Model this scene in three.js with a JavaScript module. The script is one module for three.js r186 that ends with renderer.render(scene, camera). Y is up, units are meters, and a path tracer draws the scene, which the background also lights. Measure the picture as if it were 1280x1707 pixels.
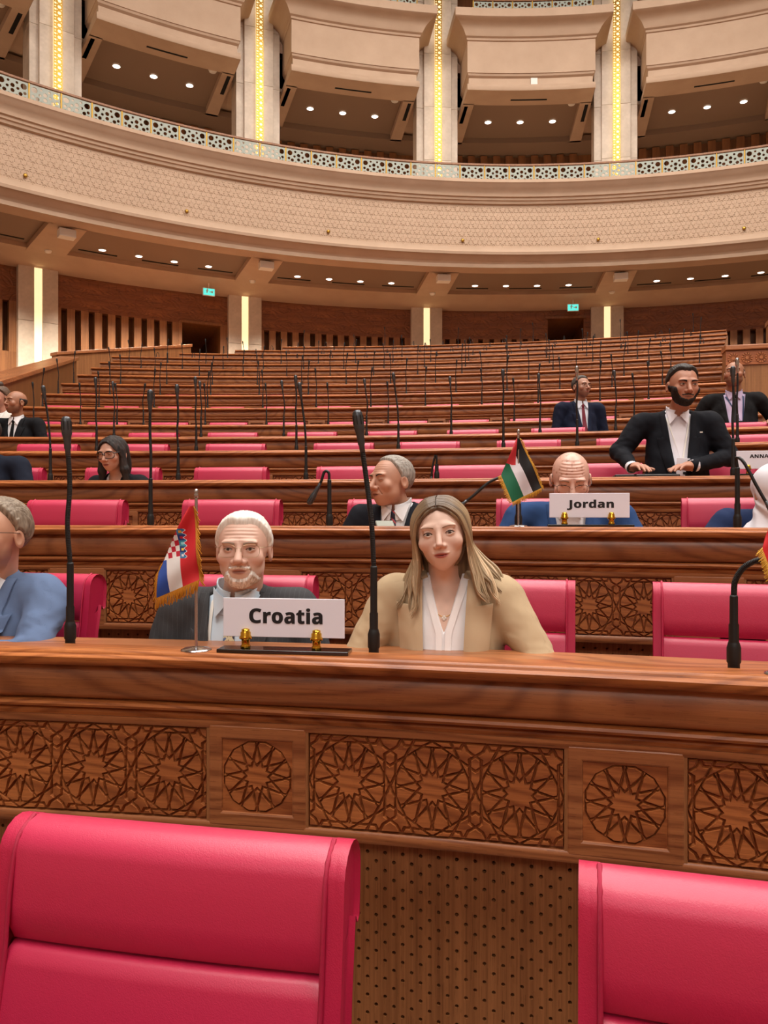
import * as THREE from 'three';
import { mergeGeometries, mergeVertices, toCreasedNormals } from 'three/addons/utils/BufferGeometryUtils.js';
import { RoundedBoxGeometry } from 'three/addons/geometries/RoundedBoxGeometry.js';
import { RectAreaLightUniformsLib } from 'three/addons/lights/RectAreaLightUniformsLib.js';
import { TextGeometry } from 'three/addons/geometries/TextGeometry.js';
import { FontLoader } from 'three/addons/loaders/FontLoader.js';

// ------------------------------------------------------------------ camera, light, exposure
const scene = new THREE.Scene();
scene.background = new THREE.Color(0x000000);
const EYE = 1.48, FPX = 1283;
const camera = new THREE.PerspectiveCamera(2 * Math.atan(853.5 / FPX) * 180 / Math.PI, 1280 / 1707, 0.05, 200);
camera.position.set(0, EYE, 0);
camera.lookAt(0, EYE, -10);
const renderer = new THREE.WebGLRenderer();
renderer.toneMapping = THREE.LinearToneMapping;
renderer.toneMappingExposure = 1.04;
renderer.shadowMap.enabled = true;
RectAreaLightUniformsLib.init();
// hall: centre of the round room and of the concentric desk rows (camera space x, forward)
const HX = 3.78, HZ = -3.08;               // world x, z of the hall's centre
const OX = -2.35, OZ = 9.8;                // world x, z of the centre of the desk arcs
const CEIL = EYE + 17.5;
function areaLight(name, w, h, pos, target, color, intensity) {
  const l = new THREE.RectAreaLight(color, intensity, w, h);
  l.name = name; l.position.set(...pos); l.lookAt(...target); scene.add(l); return l;
}
const LAMPS = [];   // luminous ceiling panels [x, z, w, d]
for (const [dx, dz] of [[-6, -3], [6, -3], [-6, 7], [6, 7], [0, -12]]) LAMPS.push([HX + dx, HZ + dz, dz < -10 ? 11 : 7, dz < -10 ? 4 : 7]);  // the wide rear panel is unseen, added to brighten the far rows
for (const [x, z, w, d] of LAMPS) areaLight('ceiling_panel_light', w, d, [x, CEIL - 0.12, z], [x, 0, z], 0xfff8f0, 9.0);
// stage floodlight bank unseen behind the camera, added as front fill for the faces
areaLight('added_front_fill', 9, 2.4, [-1.5, 9.6, 11.8], [0, 1, -6], 0xfffaf4, 3.2);

// ------------------------------------------------------------------ helpers
const D2R = Math.PI / 180;
let SEED = 12345;
function rnd() { SEED = (SEED * 1664525 + 1013904223) >>> 0; return SEED / 4294967296; }
const taken = {};
function numbered(n) { taken[n] = (taken[n] || 0) + 1; return taken[n] === 1 ? n : n + '_' + String(taken[n] - 1).padStart(3, '0'); }
function sh(o) { o.traverse((c) => { if (c.isMesh) { c.castShadow = true; c.receiveShadow = true; } }); return o; }
function mesh(name, geo, mat, parent) { const m = new THREE.Mesh(geo, mat); m.name = name; m.castShadow = m.receiveShadow = true; if (parent) parent.add(m); return m; }
function thing(name, label, category, pos = [0, 0, 0], ry = 0, group) {
  const g = new THREE.Group(); g.name = numbered(name); g.position.set(...pos); g.rotation.y = ry;
  g.userData = { label, category }; if (group) g.userData.group = group; scene.add(g); return g;
}
function structure(name, label, geo, mat, category = 'wall') {
  const m = geo ? new THREE.Mesh(geo, mat) : new THREE.Group(); m.name = numbered(name); m.castShadow = m.receiveShadow = true;
  m.userData = { kind: 'structure', label, category }; scene.add(m); return m;
}
const ORD = ['first', 'second', 'third', 'fourth', 'fifth', 'sixth', 'seventh', 'eighth', 'ninth', 'tenth', 'eleventh', 'twelfth', 'thirteenth', 'fourteenth', 'fifteenth', 'sixteenth', 'seventeenth', 'eighteenth'];
// periodic value noise
function hash2(x, y, s) { let h = (x * 374761393 + y * 668265263 + s * 974634777) | 0; h = Math.imul(h ^ (h >>> 13), 1274126177); return ((h ^ (h >>> 16)) >>> 0) / 4294967296; }
function vnoise(x, y, px, py, s) {
  const x0 = Math.floor(x), y0 = Math.floor(y); let fx = x - x0, fy = y - y0; fx = fx * fx * (3 - 2 * fx); fy = fy * fy * (3 - 2 * fy);
  const m = (a, b) => ((a % b) + b) % b, xa = m(x0, px), xb = m(x0 + 1, px), ya = m(y0, py), yb = m(y0 + 1, py);
  const a = hash2(xa, ya, s), b = hash2(xb, ya, s), c = hash2(xa, yb, s), d = hash2(xb, yb, s);
  return a + (b - a) * fx + (c - a) * fy + (a - b - c + d) * fx * fy;
}
function fbm(x, y, px, py, s, o = 4) { let t = 0, a = 0.5, n = 0; for (let i = 0; i < o; i++) { t += a * vnoise(x, y, px, py, s + i * 17); n += a; x *= 2; y *= 2; px *= 2; py *= 2; a *= 0.5; } return t / n; }
function hash3(x, y, z) { let h = (x * 374761393 + y * 668265263 + z * 2147483647 + 97) | 0; h = Math.imul(h ^ (h >>> 13), 1274126177); h = Math.imul(h ^ (h >>> 15), 2246822519); return ((h ^ (h >>> 16)) >>> 0) / 4294967296; }
function noise3(x, y, z) {
  const x0 = Math.floor(x), y0 = Math.floor(y), z0 = Math.floor(z); let fx = x - x0, fy = y - y0, fz = z - z0;
  fx = fx * fx * (3 - 2 * fx); fy = fy * fy * (3 - 2 * fy); fz = fz * fz * (3 - 2 * fz);
  const L = (a, b, t) => a + (b - a) * t, H = (i, j, k) => hash3(x0 + i, y0 + j, z0 + k);
  return L(L(L(H(0, 0, 0), H(1, 0, 0), fx), L(H(0, 1, 0), H(1, 1, 0), fx), fy), L(L(H(0, 0, 1), H(1, 0, 1), fx), L(H(0, 1, 1), H(1, 1, 1), fx), fy), fz) * 2 - 1;
}
// data texture from a function (u, v in 0..1) -> [r, g, b] in 0..255 (sRGB) or a single height
function dataTex(w, h, fn, srgb = true) {
  const d = new Uint8Array(w * h * 4);
  for (let j = 0; j < h; j++) for (let i = 0; i < w; i++) {
    const c = fn(i / w, j / h), k = (j * w + i) * 4;
    if (typeof c === 'number') { d[k] = d[k + 1] = d[k + 2] = Math.max(0, Math.min(255, c)); } else { for (let q = 0; q < 3; q++) d[k + q] = Math.max(0, Math.min(255, c[q])); }
    d[k + 3] = 255;
  }
  const t = new THREE.DataTexture(d, w, h, THREE.RGBAFormat); t.magFilter = THREE.LinearFilter; t.minFilter = THREE.LinearFilter;
  t.wrapS = t.wrapT = THREE.RepeatWrapping; if (srgb) t.colorSpace = THREE.SRGBColorSpace; t.needsUpdate = true; return t;
}
const mix = (a, b, t) => a + (b - a) * t;
const sstep = (a, b, x) => { const t = Math.max(0, Math.min(1, (x - a) / (b - a))); return t * t * (3 - 2 * t); };
function tiled(t, sx, sy, rot = 0, ox = 0, oy = 0) { const c = t.clone(); c.repeat.set(1 / sx, 1 / sy); c.rotation = rot; c.offset.set(ox, oy); c.needsUpdate = true; return c; }

// ------------------------------------------------------------------ materials
// wood: one tile covers 1.8 m along the grain, 0.45 m across
function woodTone(u, v, s) {
  const warp = fbm(u * 2, v * 2, 2, 2, 5 + s, 2), warp2 = fbm(u * 5, v * 12, 5, 12, 9 + s, 3);
  const ph = v * 11 + warp * 9 + warp2 * 0.5;
  let ring = 0.5 + 0.5 * Math.sin(ph * 2 * Math.PI); ring = Math.pow(ring, 3);
  const fine = fbm(u * 10, v * 150, 10, 150, 21 + s, 2), pore = vnoise(u * 50, v * 420, 50, 420, 33 + s);
  let t = 0.3 * ring + 0.5 * fbm(u * 2, v * 6, 2, 6, 41 + s, 3) + 0.28 * fine;
  if (pore > 0.82) t += 0.2;
  return t;
}
function straightTone(u, v) { // rift-sawn board: fine straight streaks
  const fine = fbm(u * 5, v * 120, 5, 120, 61, 2), wide = fbm(u * 2, v * 18, 2, 18, 71, 3), pore = vnoise(u * 40, v * 420, 40, 420, 77);
  return 0.45 * wide + 0.4 * fine + (pore > 0.8 ? 0.2 : 0);
}
const WOODC = (t) => [mix(210, 110, t), mix(140, 58, t), mix(86, 30, t)];
const woodHi = dataTex(1536, 512, (u, v) => WOODC(woodTone(u, v, 0)));
const woodStraight = dataTex(1024, 512, (u, v) => { const t = straightTone(u, v); return [mix(198, 108, t), mix(142, 67, t), mix(94, 37, t)]; });
const woodBump = dataTex(1024, 512, (u, v) => 200 - 110 * woodTone(u, v, 0), false);
function woodMat(opts, vertical, tint = 0xffffff, ox = 0, oy = 0) {
  const m = new THREE.MeshPhysicalMaterial({ color: tint, roughness: 0.42, clearcoat: 0.35, clearcoatRoughness: 0.28, ...opts });
  const r = vertical ? Math.PI / 2 : 0;
  m.map = tiled(woodHi, vertical ? 0.45 : 1.8, vertical ? 1.8 : 0.45, 0, ox, oy);
  if (vertical) { m.map = woodStraight.clone(); m.map.matrixAutoUpdate = false; m.map.matrix.set(0, 1 / 1.8, oy, 1 / 0.45, 0, ox, 0, 0, 1); m.map.needsUpdate = true; }
  m.bumpMap = woodBump.clone(); m.bumpMap.matrixAutoUpdate = false;
  if (vertical) m.bumpMap.matrix.set(0, 1 / 1.8, oy, 1 / 0.45, 0, ox, 0, 0, 1); else m.bumpMap.matrix.set(1 / 1.8, 0, ox, 0, 1 / 0.45, oy, 0, 0, 1);
  m.bumpMap.needsUpdate = true; m.bumpScale = 0.0006; return m;
}
const M = {};
M.wood = woodMat({}, false);
M.woodTop = woodMat({ roughness: 0.42, clearcoat: 0.22, clearcoatRoughness: 0.2, specularIntensity: 0.6 }, false, 0xfff2dc, 0.1, 0.45);
M.woodB = woodMat({}, false, 0xffffff, 0.37, 0.21);
M.woodV = woodMat({ roughness: 0.5, clearcoat: 0.15 }, true, 0xfff4e6);
M.woodWall = woodMat({ roughness: 0.5, clearcoat: 0.15 }, true, 0xdccfb8, 0.13);
M.woodWall2 = woodMat({ roughness: 0.5, clearcoat: 0.15 }, true, 0xeee4d0, 0.4, 0.3);
M.woodFrieze = woodMat({ roughness: 0.5, clearcoat: 0.15 }, false, 0xe8c6ac, 0.1);
M.carve = woodMat({ roughness: 0.45, clearcoat: 0.25 }, false, 0xfff0dc, 0.2, 0.6);
M.carve2 = woodMat({ roughness: 0.45, clearcoat: 0.25 }, false, 0xf6e0c8, 0.61, 0.1);
const leatherBump = dataTex(512, 512, (u, v) => 128 + 70 * (fbm(u * 48, v * 48, 48, 48, 3, 2) - 0.5) * 2 + 30 * (vnoise(u * 120, v * 120, 120, 120, 8) - 0.5), false);
M.leather = new THREE.MeshPhysicalMaterial({ color: 0xc01f4c, roughness: 0.42, clearcoat: 0.6, clearcoatRoughness: 0.5, sheen: 0.5, sheenColor: new THREE.Color(0xff8fb0), sheenRoughness: 0.5, bumpMap: tiled(leatherBump, 0.07, 0.07), bumpScale: 0.00035 });
M.leatherEdge = new THREE.MeshPhysicalMaterial({ color: 0xb61c45, roughness: 0.45, bumpMap: tiled(leatherBump, 0.07, 0.07), bumpScale: 0.00035 });
const plasterTex = dataTex(512, 512, (u, v) => { const t = fbm(u * 8, v * 8, 8, 8, 4, 5); return [182 + 14 * t, 155 + 14 * t, 131 + 14 * t]; });
M.plaster = new THREE.MeshStandardMaterial({ map: tiled(plasterTex, 3, 3), roughness: 0.85 });
M.plasterRelief = new THREE.MeshStandardMaterial({ color: 0xcdaf94, roughness: 0.85 });
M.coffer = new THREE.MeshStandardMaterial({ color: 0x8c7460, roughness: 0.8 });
const stoneTex = dataTex(512, 512, (u, v) => { const t = fbm(u * 5, v * 5, 5, 5, 14, 5), s = fbm(u * 30, v * 30, 30, 30, 2, 3); const k = t * 34 + s * 16; return [176 + k, 160 + k, 142 + k]; });
M.stone = new THREE.MeshStandardMaterial({ map: tiled(stoneTex, 2, 2), roughness: 0.55 });
M.dark = new THREE.MeshStandardMaterial({ color: 0x0b0908, roughness: 0.9 });  // near-black that stands for the shade inside the air slots
M.black = new THREE.MeshStandardMaterial({ color: 0x0e0e0f, roughness: 0.5 });
M.blackGloss = new THREE.MeshPhysicalMaterial({ color: 0x090909, roughness: 0.15, clearcoat: 0.6 });
M.micMetal = new THREE.MeshStandardMaterial({ color: 0x55585c, metalness: 0.8, roughness: 0.4 });
M.chrome = new THREE.MeshStandardMaterial({ color: 0xc8c8cc, metalness: 1, roughness: 0.18 });
M.brass = new THREE.MeshStandardMaterial({ color: 0xd8a93a, metalness: 1, roughness: 0.22 });
M.brassPost = new THREE.MeshStandardMaterial({ color: 0x9c7a34, metalness: 0.85, roughness: 0.45 });
M.brassDull = new THREE.MeshStandardMaterial({ color: 0xb08a3c, metalness: 0.9, roughness: 0.4 });
M.frosted = new THREE.MeshPhysicalMaterial({ color: 0xb4bcb0, roughness: 0.5, transmission: 0.35, thickness: 0 });
M.glassPane = new THREE.MeshPhysicalMaterial({ color: 0xeaf2ec, roughness: 0.05, transmission: 1, thickness: 0 });
M.glow = new THREE.MeshStandardMaterial({ color: 0xfff0d0, emissive: 0xffe2ac, emissiveIntensity: 1.0, roughness: 0.6 });
M.glowPanel = new THREE.MeshStandardMaterial({ color: 0xffffff, emissive: 0xfff8f0, emissiveIntensity: 3.0, roughness: 0.6 });
M.downlight = new THREE.MeshStandardMaterial({ color: 0xffffff, emissive: 0xfffaf0, emissiveIntensity: 6, roughness: 0.6 });
M.exitGlow = new THREE.MeshStandardMaterial({ color: 0x38c8a8, emissive: 0x66e6dc, emissiveIntensity: 1.0 });
M.white = new THREE.MeshStandardMaterial({ color: 0xe8e4dc, roughness: 0.6 });
M.paper = new THREE.MeshPhysicalMaterial({ color: 0xf0eef8, roughness: 0.6 });
M.ink = new THREE.MeshStandardMaterial({ color: 0x141215, roughness: 0.6 });
const carpetTex = dataTex(256, 256, (u, v) => { const t = fbm(u * 40, v * 40, 40, 40, 6, 3); return [96 + 40 * t, 72 + 32 * t, 56 + 26 * t]; });
M.carpet = new THREE.MeshStandardMaterial({ map: tiled(carpetTex, 0.6, 0.6), roughness: 0.95 });

// ------------------------------------------------------------------ geometry builders
// sweep of a profile [[r, y], ...] (bottom-front up, then back) about a vertical axis through (cx, cz); angle t: x = cx + r sin t, z = cz - r cos t
function sweepArc(prof, cx, cz, t0, t1, n, closed = false) {
  const segs = [], L = [0]; const m = prof.length;
  const nseg = closed ? m : m - 1;
  for (let j = 0; j < nseg; j++) { const a = prof[j], b = prof[(j + 1) % m], dr = b[0] - a[0], dy = b[1] - a[1], l = Math.hypot(dr, dy) || 1e-9; segs.push([-dy / l, dr / l]); L.push(L[j] + l); }
  const pos = [], nor = [], uv = [], idx = [];
  const avg = (p, q) => { if (!q) return p; const d = p[0] * q[0] + p[1] * q[1]; if (d < 0.75) return p; const x = p[0] + q[0], y = p[1] + q[1], l = Math.hypot(x, y); return [x / l, y / l]; };
  for (let j = 0; j < nseg; j++) {
    const a = prof[j], b = prof[(j + 1) % m], prev = j > 0 ? segs[j - 1] : closed ? segs[nseg - 1] : null, next = j < nseg - 1 ? segs[j + 1] : closed ? segs[0] : null;
    const na = avg(segs[j], prev), nb = avg(segs[j], next), base = pos.length / 3;
    for (let i = 0; i <= n; i++) {
      const t = mix(t0, t1, i / n), s = Math.sin(t), c = Math.cos(t);
      for (const [p, q, l] of [[a, na, L[j]], [b, nb, L[j + 1]]]) { pos.push(cx + p[0] * s, p[1], cz - p[0] * c); nor.push(q[0] * s, q[1], -q[0] * c); uv.push(t * p[0], l); }
    }
    for (let i = 0; i < n; i++) { const k = base + i * 2; idx.push(k, k + 2, k + 3, k, k + 3, k + 1); }
  }
  const g = new THREE.BufferGeometry(); g.setAttribute('position', new THREE.Float32BufferAttribute(pos, 3)); g.setAttribute('normal', new THREE.Float32BufferAttribute(nor, 3)); g.setAttribute('uv', new THREE.Float32BufferAttribute(uv, 2)); g.setIndex(idx); return g;
}
// arc slab: closed rectangle section between r0..r1, y0..y1, with end caps
function arcSlab(cx, cz, r0, r1, y0, y1, t0, t1, n) {
  const side = sweepArc([[r0, y0], [r0, y1], [r1, y1], [r1, y0]], cx, cz, t0, t1, n, true), caps = [];
  for (const [t, f] of [[t0, -1], [t1, 1]]) {
    const s = Math.sin(t), c = Math.cos(t), P = [[r0, y0], [r1, y0], [r1, y1], [r0, y1]], g = new THREE.BufferGeometry();
    g.setAttribute('position', new THREE.Float32BufferAttribute(P.flatMap(([r, y]) => [cx + r * s, y, cz - r * c]), 3));
    g.setAttribute('normal', new THREE.Float32BufferAttribute(P.flatMap(() => [f * c, 0, f * s]), 3));
    g.setAttribute('uv', new THREE.Float32BufferAttribute(P.flatMap(([r, y]) => [r, y]), 2)); g.setIndex(f > 0 ? [0, 1, 2, 0, 2, 3] : [0, 2, 1, 0, 3, 2]); caps.push(g);
  }
  return mergeGeometries([side, ...caps]);
}
function box(w, h, d, x = 0, y = 0, z = 0) {   // uv in metres
  const g = new THREE.BoxGeometry(w, h, d), p = g.attributes.position, nn = g.attributes.normal, uv = g.attributes.uv;
  for (let i = 0; i < p.count; i++) { const X = p.getX(i), Y = p.getY(i), Z = p.getZ(i); if (Math.abs(nn.getX(i)) > 0.5) uv.setXY(i, Z, Y); else if (Math.abs(nn.getY(i)) > 0.5) uv.setXY(i, X, Z); else uv.setXY(i, X, Y); }
  g.translate(x, y, z); return g;
}
function bevelBox(w, h, d, r, x = 0, y = 0, z = 0) { const g = new RoundedBoxGeometry(w, h, d, 2, r); metreUV(g); g.translate(x, y, z); return g; }
function metreUV(g) {
  const p = g.attributes.position, nn = g.attributes.normal; let uv = g.attributes.uv; if (!uv) { uv = new THREE.Float32BufferAttribute(new Float32Array(p.count * 2), 2); g.setAttribute('uv', uv); }
  for (let i = 0; i < p.count; i++) { const ax = Math.abs(nn.getX(i)), ay = Math.abs(nn.getY(i)), az = Math.abs(nn.getZ(i)); if (ax > ay && ax > az) uv.setXY(i, p.getZ(i), p.getY(i)); else if (ay > az) uv.setXY(i, p.getX(i), p.getZ(i)); else uv.setXY(i, p.getX(i), p.getY(i)); }
  return g;
}
function merge(list) { return mergeGeometries(list.map((g) => { const q = g.index ? g.toNonIndexed() : g; for (const k of Object.keys(q.attributes)) if (!['position', 'normal', 'uv', 'color'].includes(k)) q.deleteAttribute(k); return q; })); }
function tube(pts, r, seg = 24, rad = 8, closed = false) { const c = new THREE.CatmullRomCurve3(pts.map((p) => new THREE.Vector3(...p)), closed); return new THREE.TubeGeometry(c, seg, r, rad, closed); }
function lathe(pts, n = 20) { return new THREE.LatheGeometry(pts.map(([x, y]) => new THREE.Vector2(x, y)), n); }
// polar placement: angle of the point of the circle (cx, cz, R) seen at pixel column u
function thetaAt(u, R, cx = OX, cz = OZ) {
  const t = (u - 640) / FPX, ox = cx, oz = -cz, a = t * t + 1, b = -2 * (t * ox + oz), c = ox * ox + oz * oz - R * R, s = (-b + Math.sqrt(Math.max(0, b * b - 4 * a * c))) / (2 * a);
  return Math.atan2(s * t - ox, s - oz);
}
const polar = (r, t, y = 0, cx = OX, cz = OZ) => [cx + r * Math.sin(t), y, cz - r * Math.cos(t)];
// convex/concave polygon with chamfered rim, on the x-y plane rising to z = h
function raisedPoly(pts, h, bev) {
  const n = pts.length; let A = 0; for (let i = 0; i < n; i++) { const [x, y] = pts[i], [X, Y] = pts[(i + 1) % n]; A += x * Y - X * y; }
  if (A < 0) pts = pts.slice().reverse();
  const inset = (d) => pts.map((p, i) => {
    const a = pts[(i + n - 1) % n], b = pts[(i + 1) % n]; const e1 = [p[0] - a[0], p[1] - a[1]], e2 = [b[0] - p[0], b[1] - p[1]]; const l1 = Math.hypot(...e1) || 1e-9, l2 = Math.hypot(...e2) || 1e-9;
    const n1 = [-e1[1] / l1, e1[0] / l1], n2 = [-e2[1] / l2, e2[0] / l2]; let mx = n1[0] + n2[0], my = n1[1] + n2[1]; const l = Math.hypot(mx, my) || 1e-9; mx /= l; my /= l; const k = d / Math.max(0.45, mx * n1[0] + my * n1[1]); return [p[0] + mx * k, p[1] + my * k];
  });
  const top = inset(bev), pos = [];
  for (let i = 0; i < n; i++) { const j = (i + 1) % n, a = pts[i], b = pts[j], c = top[j], d = top[i]; pos.push(a[0], a[1], 0, b[0], b[1], 0, c[0], c[1], h, a[0], a[1], 0, c[0], c[1], h, d[0], d[1], h); }
  const tri = THREE.ShapeUtils.triangulateShape(top.map((p) => new THREE.Vector2(...p)), []);
  for (const t of tri) for (const k of t) pos.push(top[k][0], top[k][1], h);
  const g = new THREE.BufferGeometry(); g.setAttribute('position', new THREE.Float32BufferAttribute(pos, 3)); g.computeVertexNormals(); metreUV(g); return g;
}
function clipRect(poly, x0, x1, y0, y1) {
  let p = poly; const cut = (inside, inter) => { const o = []; for (let i = 0; i < p.length; i++) { const a = p[i], b = p[(i + 1) % p.length], A = inside(a), B = inside(b); if (A) o.push(a); if (A !== B) o.push(inter(a, b)); } p = o; };
  const lx = (X) => (a, b) => [X, a[1] + (b[1] - a[1]) * (X - a[0]) / (b[0] - a[0])], ly = (Y) => (a, b) => [a[0] + (b[0] - a[0]) * (Y - a[1]) / (b[1] - a[1]), Y];
  cut((a) => a[0] >= x0, lx(x0)); if (p.length) cut((a) => a[0] <= x1, lx(x1)); if (p.length) cut((a) => a[1] >= y0, ly(y0)); if (p.length) cut((a) => a[1] <= y1, ly(y1));
  return p.filter((a, i) => { const b = p[(i + 1) % p.length]; return Math.hypot(a[0] - b[0], a[1] - b[1]) > 1e-5; });
}
// ------------------------------------------------------------------ the hall shell
const Y = (h) => EYE + h;                     // height above the eye -> world y
const BAY = 15.07, COLS = []; for (let i = -2; i <= 5; i++) COLS.push((-35.9 + BAY * i) * D2R);
const TA = COLS[0] - 3 * D2R, TB = COLS[COLS.length - 1] + 3 * D2R;
const hall = (prof, t0, t1, n, closed) => sweepArc(prof.map(([r, h]) => [r, Y(h)]), HX, HZ, t0, t1, n, closed);
const hslab = (r0, r1, h0, h1, t0, t1, n = 12) => arcSlab(HX, HZ, r0, r1, Y(h0), Y(h1), t0, t1, n);
const hp = (r, t, h) => polar(r, t, Y(h), HX, HZ);
structure('wall_back', 'plain cream plaster wall closing the round hall behind the rostrum', hslab(24.4, 24.8, -2, 17.6, TB - 0.01, TA + Math.PI * 2 + 0.01, 90), M.plaster);
structure('floor', 'brown carpeted floor of the hall', (() => { const g = new THREE.CylinderGeometry(25, 25, 0.3, 72); g.translate(HX, -0.2, HZ); return metreUV(g); })(), M.carpet, 'floor');
structure('ceiling', 'cream plaster ceiling high above the hall', (() => { const g = new THREE.CylinderGeometry(25, 25, 0.4, 72); g.translate(HX, CEIL + 0.2, HZ); return metreUV(g); })(), M.plaster, 'ceiling');
LAMPS.forEach(([x, z, w, d], i) => {
  const t = thing('ceiling_light_panel', 'large luminous panel in the hall ceiling, ' + ['over the left rear rows', 'over the right rear rows', 'over the left front', 'over the right front', 'widest one added to brighten the last rows'][i], 'light panel', [x, CEIL - 0.1, z]);
  mesh('frame', merge([box(w + 0.3, 0.1, 0.15, 0, 0.05, d / 2 + 0.07), box(w + 0.3, 0.1, 0.15, 0, 0.05, -d / 2 - 0.07), box(0.15, 0.1, d, w / 2 + 0.07, 0.05, 0), box(0.15, 0.1, d, -w / 2 - 0.07, 0.05, 0)]), M.brassDull, t);
  mesh('diffuser', box(w, 0.04, d, 0, 0.03, 0), M.glowPanel, t);
});
{ const t = thing('added_fill_bank', 'unseen bank of front fill light added behind the camera', 'fill_light', [-1.5, 9.6, 11.9]);
  t.lookAt(0, 1, -6); mesh('housing', box(9.3, 2.7, 0.2, 0, 0, -0.16), M.black, t); mesh('diffuser', box(9, 2.4, 0.04, 0, 0, -0.03), M.glowPanel, t); }  // glowing bank out of view, added to soften faces from the front

// lower rear wall: wood frieze, slats over dark recesses, door openings
const wallRear = structure('wall_rear', 'curved brown wood panelled rear wall with carved frieze and vertical slats', null, null);
const friezeTex = dataTex(1024, 512, (u, v) => {
  // faint engraved arabesque: interlaced rings of two sizes
  const X = u * 4, Yv = v * 2; let d = 9; const near = (x, y, r) => { const e = Math.abs(Math.hypot(X - x, Yv - y) - r); if (e < d) d = e; };
  for (let i = -1; i <= 5; i++) for (let j = -1; j <= 3; j++) { near(i, j, 0.52); near(i + 0.5, j + 0.5, 0.34); near(i, j, 0.2); }
  return 200 - 120 * (1 - sstep(0.015, 0.05, d));
}, false);
const friezeMat = woodMat({ roughness: 0.5, clearcoat: 0.1 }, false, 0xcfc4b0, 0.3); friezeMat.bumpMap = tiled(friezeTex, 3.2, 1.6); friezeMat.bumpScale = 0.02;
for (let i = 0; i < COLS.length - 1; i++) {
  const a = COLS[i] + 1.1 * D2R, b = COLS[i + 1] - 1.1 * D2R, withDoor = i % 2 === 0;
  const doorA = COLS[i + 1] - 4.8 * D2R, doorB = COLS[i + 1] - 1.85 * D2R, end = withDoor ? doorA - 0.25 * D2R : b, pitch = 0.385 / 23.5, slat = 0.215 / 23.5, dTop = i === 4 ? 6.62 : 5.95;
  if (dTop > 6) { mesh('frieze_panel', hslab(23.42, 23.7, 5.95, 7.15, a, doorA, 12), friezeMat, wallRear); mesh('frieze_panel', hslab(23.42, 23.7, 5.95, 7.15, doorB, b, 2), friezeMat, wallRear); mesh('frieze_panel', hslab(23.42, 23.7, dTop, 7.15, doorA, doorB, 3), friezeMat, wallRear); }
  else mesh('frieze_panel', hslab(23.42, 23.7, 5.95, 7.15, a, b, 14), friezeMat, wallRear);
  for (let t = a; t + slat < end + 0.004; t += pitch) mesh('slat', hslab(23.42, 23.62, 4.5, 5.97, t, Math.min(t + slat, end), 1), M.woodWall2, wallRear);
  for (const [q0, q1] of withDoor ? [[COLS[i], doorA - 0.2 * D2R], [doorB + 0.05 * D2R, COLS[i + 1]]] : [[COLS[i], COLS[i + 1]]]) { mesh('recess_lining', hslab(24.0, 24.15, 2.4, 7.2, q0, q1, 8), M.woodWall, wallRear); mesh('wall_base', hslab(23.42, 24.1, 2.2, 4.52, q0, q1, 8), M.woodWall, wallRear); }
  if (withDoor) {
    mesh('slat', hslab(23.4, 23.7, 3.4, 6.0, doorA - 0.25 * D2R, doorA, 1), M.woodWall2, wallRear); mesh('slat', hslab(23.4, 23.7, 3.4, 6.0, doorB, b, 1), M.woodWall2, wallRear);
    const d = structure('door_' + (i / 2 + 1), 'dark open doorway in the rear wood wall, ' + ['leftmost', 'left of a lit pillar', 'right of the centre', 'rightmost'][i / 2], null, null, 'door');
    for (const q of [doorA - 0.004, doorB]) mesh('corridor_wall', hslab(23.7, 27.2, 2.9, dTop + 0.15, q, q + 0.004, 1), M.woodWall, d); mesh('corridor_end', hslab(27.1, 27.2, 2.9, dTop + 0.15, doorA - 0.004, doorB + 0.004, 2), M.woodWall, d); mesh('corridor_ceiling', hslab(23.7, 27.2, dTop + 0.02, dTop + 0.15, doorA - 0.004, doorB + 0.004, 2), M.woodWall, d); mesh('corridor_floor', hslab(23.4, 27.2, 2.9, 3.05, doorA - 0.004, doorB + 0.004, 2), M.carpet, d); mesh('lintel', hslab(23.33, 23.42, dTop, dTop + 0.07, doorA - 0.003, doorB + 0.003, 3), M.woodWall, d);
  }
}
// lower soffit with coffers
const soffit = structure('ceiling_lower', 'brown plaster soffit under the gallery with recessed coffers between beams', null, null, 'ceiling');
mesh('front_band', hslab(19.3, 19.85, 7.1, 7.5, TA, TB, 70), M.plaster, soffit);
mesh('rear_cove', hall([[23.6, 6.9], [23.2, 6.93], [22.95, 6.96], [22.7, 7.02], [22.45, 7.1], [22.15, 7.12], [22.15, 7.4]].map(([r, h]) => [r, h]), TA, TB, 70), M.plaster, soffit);
COLS.forEach((t) => mesh('beam', hslab(19.8, 22.3, 7.1, 7.5, t - 1.3 * D2R, t + 1.3 * D2R, 4), M.plaster, soffit));
for (let i = 0; i < COLS.length - 1; i++) {
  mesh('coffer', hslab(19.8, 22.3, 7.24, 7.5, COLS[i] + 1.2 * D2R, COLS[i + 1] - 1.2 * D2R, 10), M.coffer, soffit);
  for (const f of [0.22, 0.52, 0.8]) mesh('air_slot_shade', hslab(21.82, 21.88, 7.225, 7.25, mix(COLS[i], COLS[i + 1], f - 0.09), mix(COLS[i], COLS[i + 1], f + 0.09), 3), M.dark, soffit);  // slot shade painted as thin dark strips, nothing is recessed
}
const posW = ['far left', 'left', 'left of centre', 'centre', 'right of centre', 'right', 'far right', 'outermost right'];
function spot(name, p, target, color, intensity, angle) { const l = new THREE.SpotLight(color, intensity, 0, angle, 0.6, 2); l.name = name; l.position.set(...p); l.target.position.set(...target); l.castShadow = true; l.shadow.radius = 2; scene.add(l); scene.add(l.target); return l; }
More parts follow.
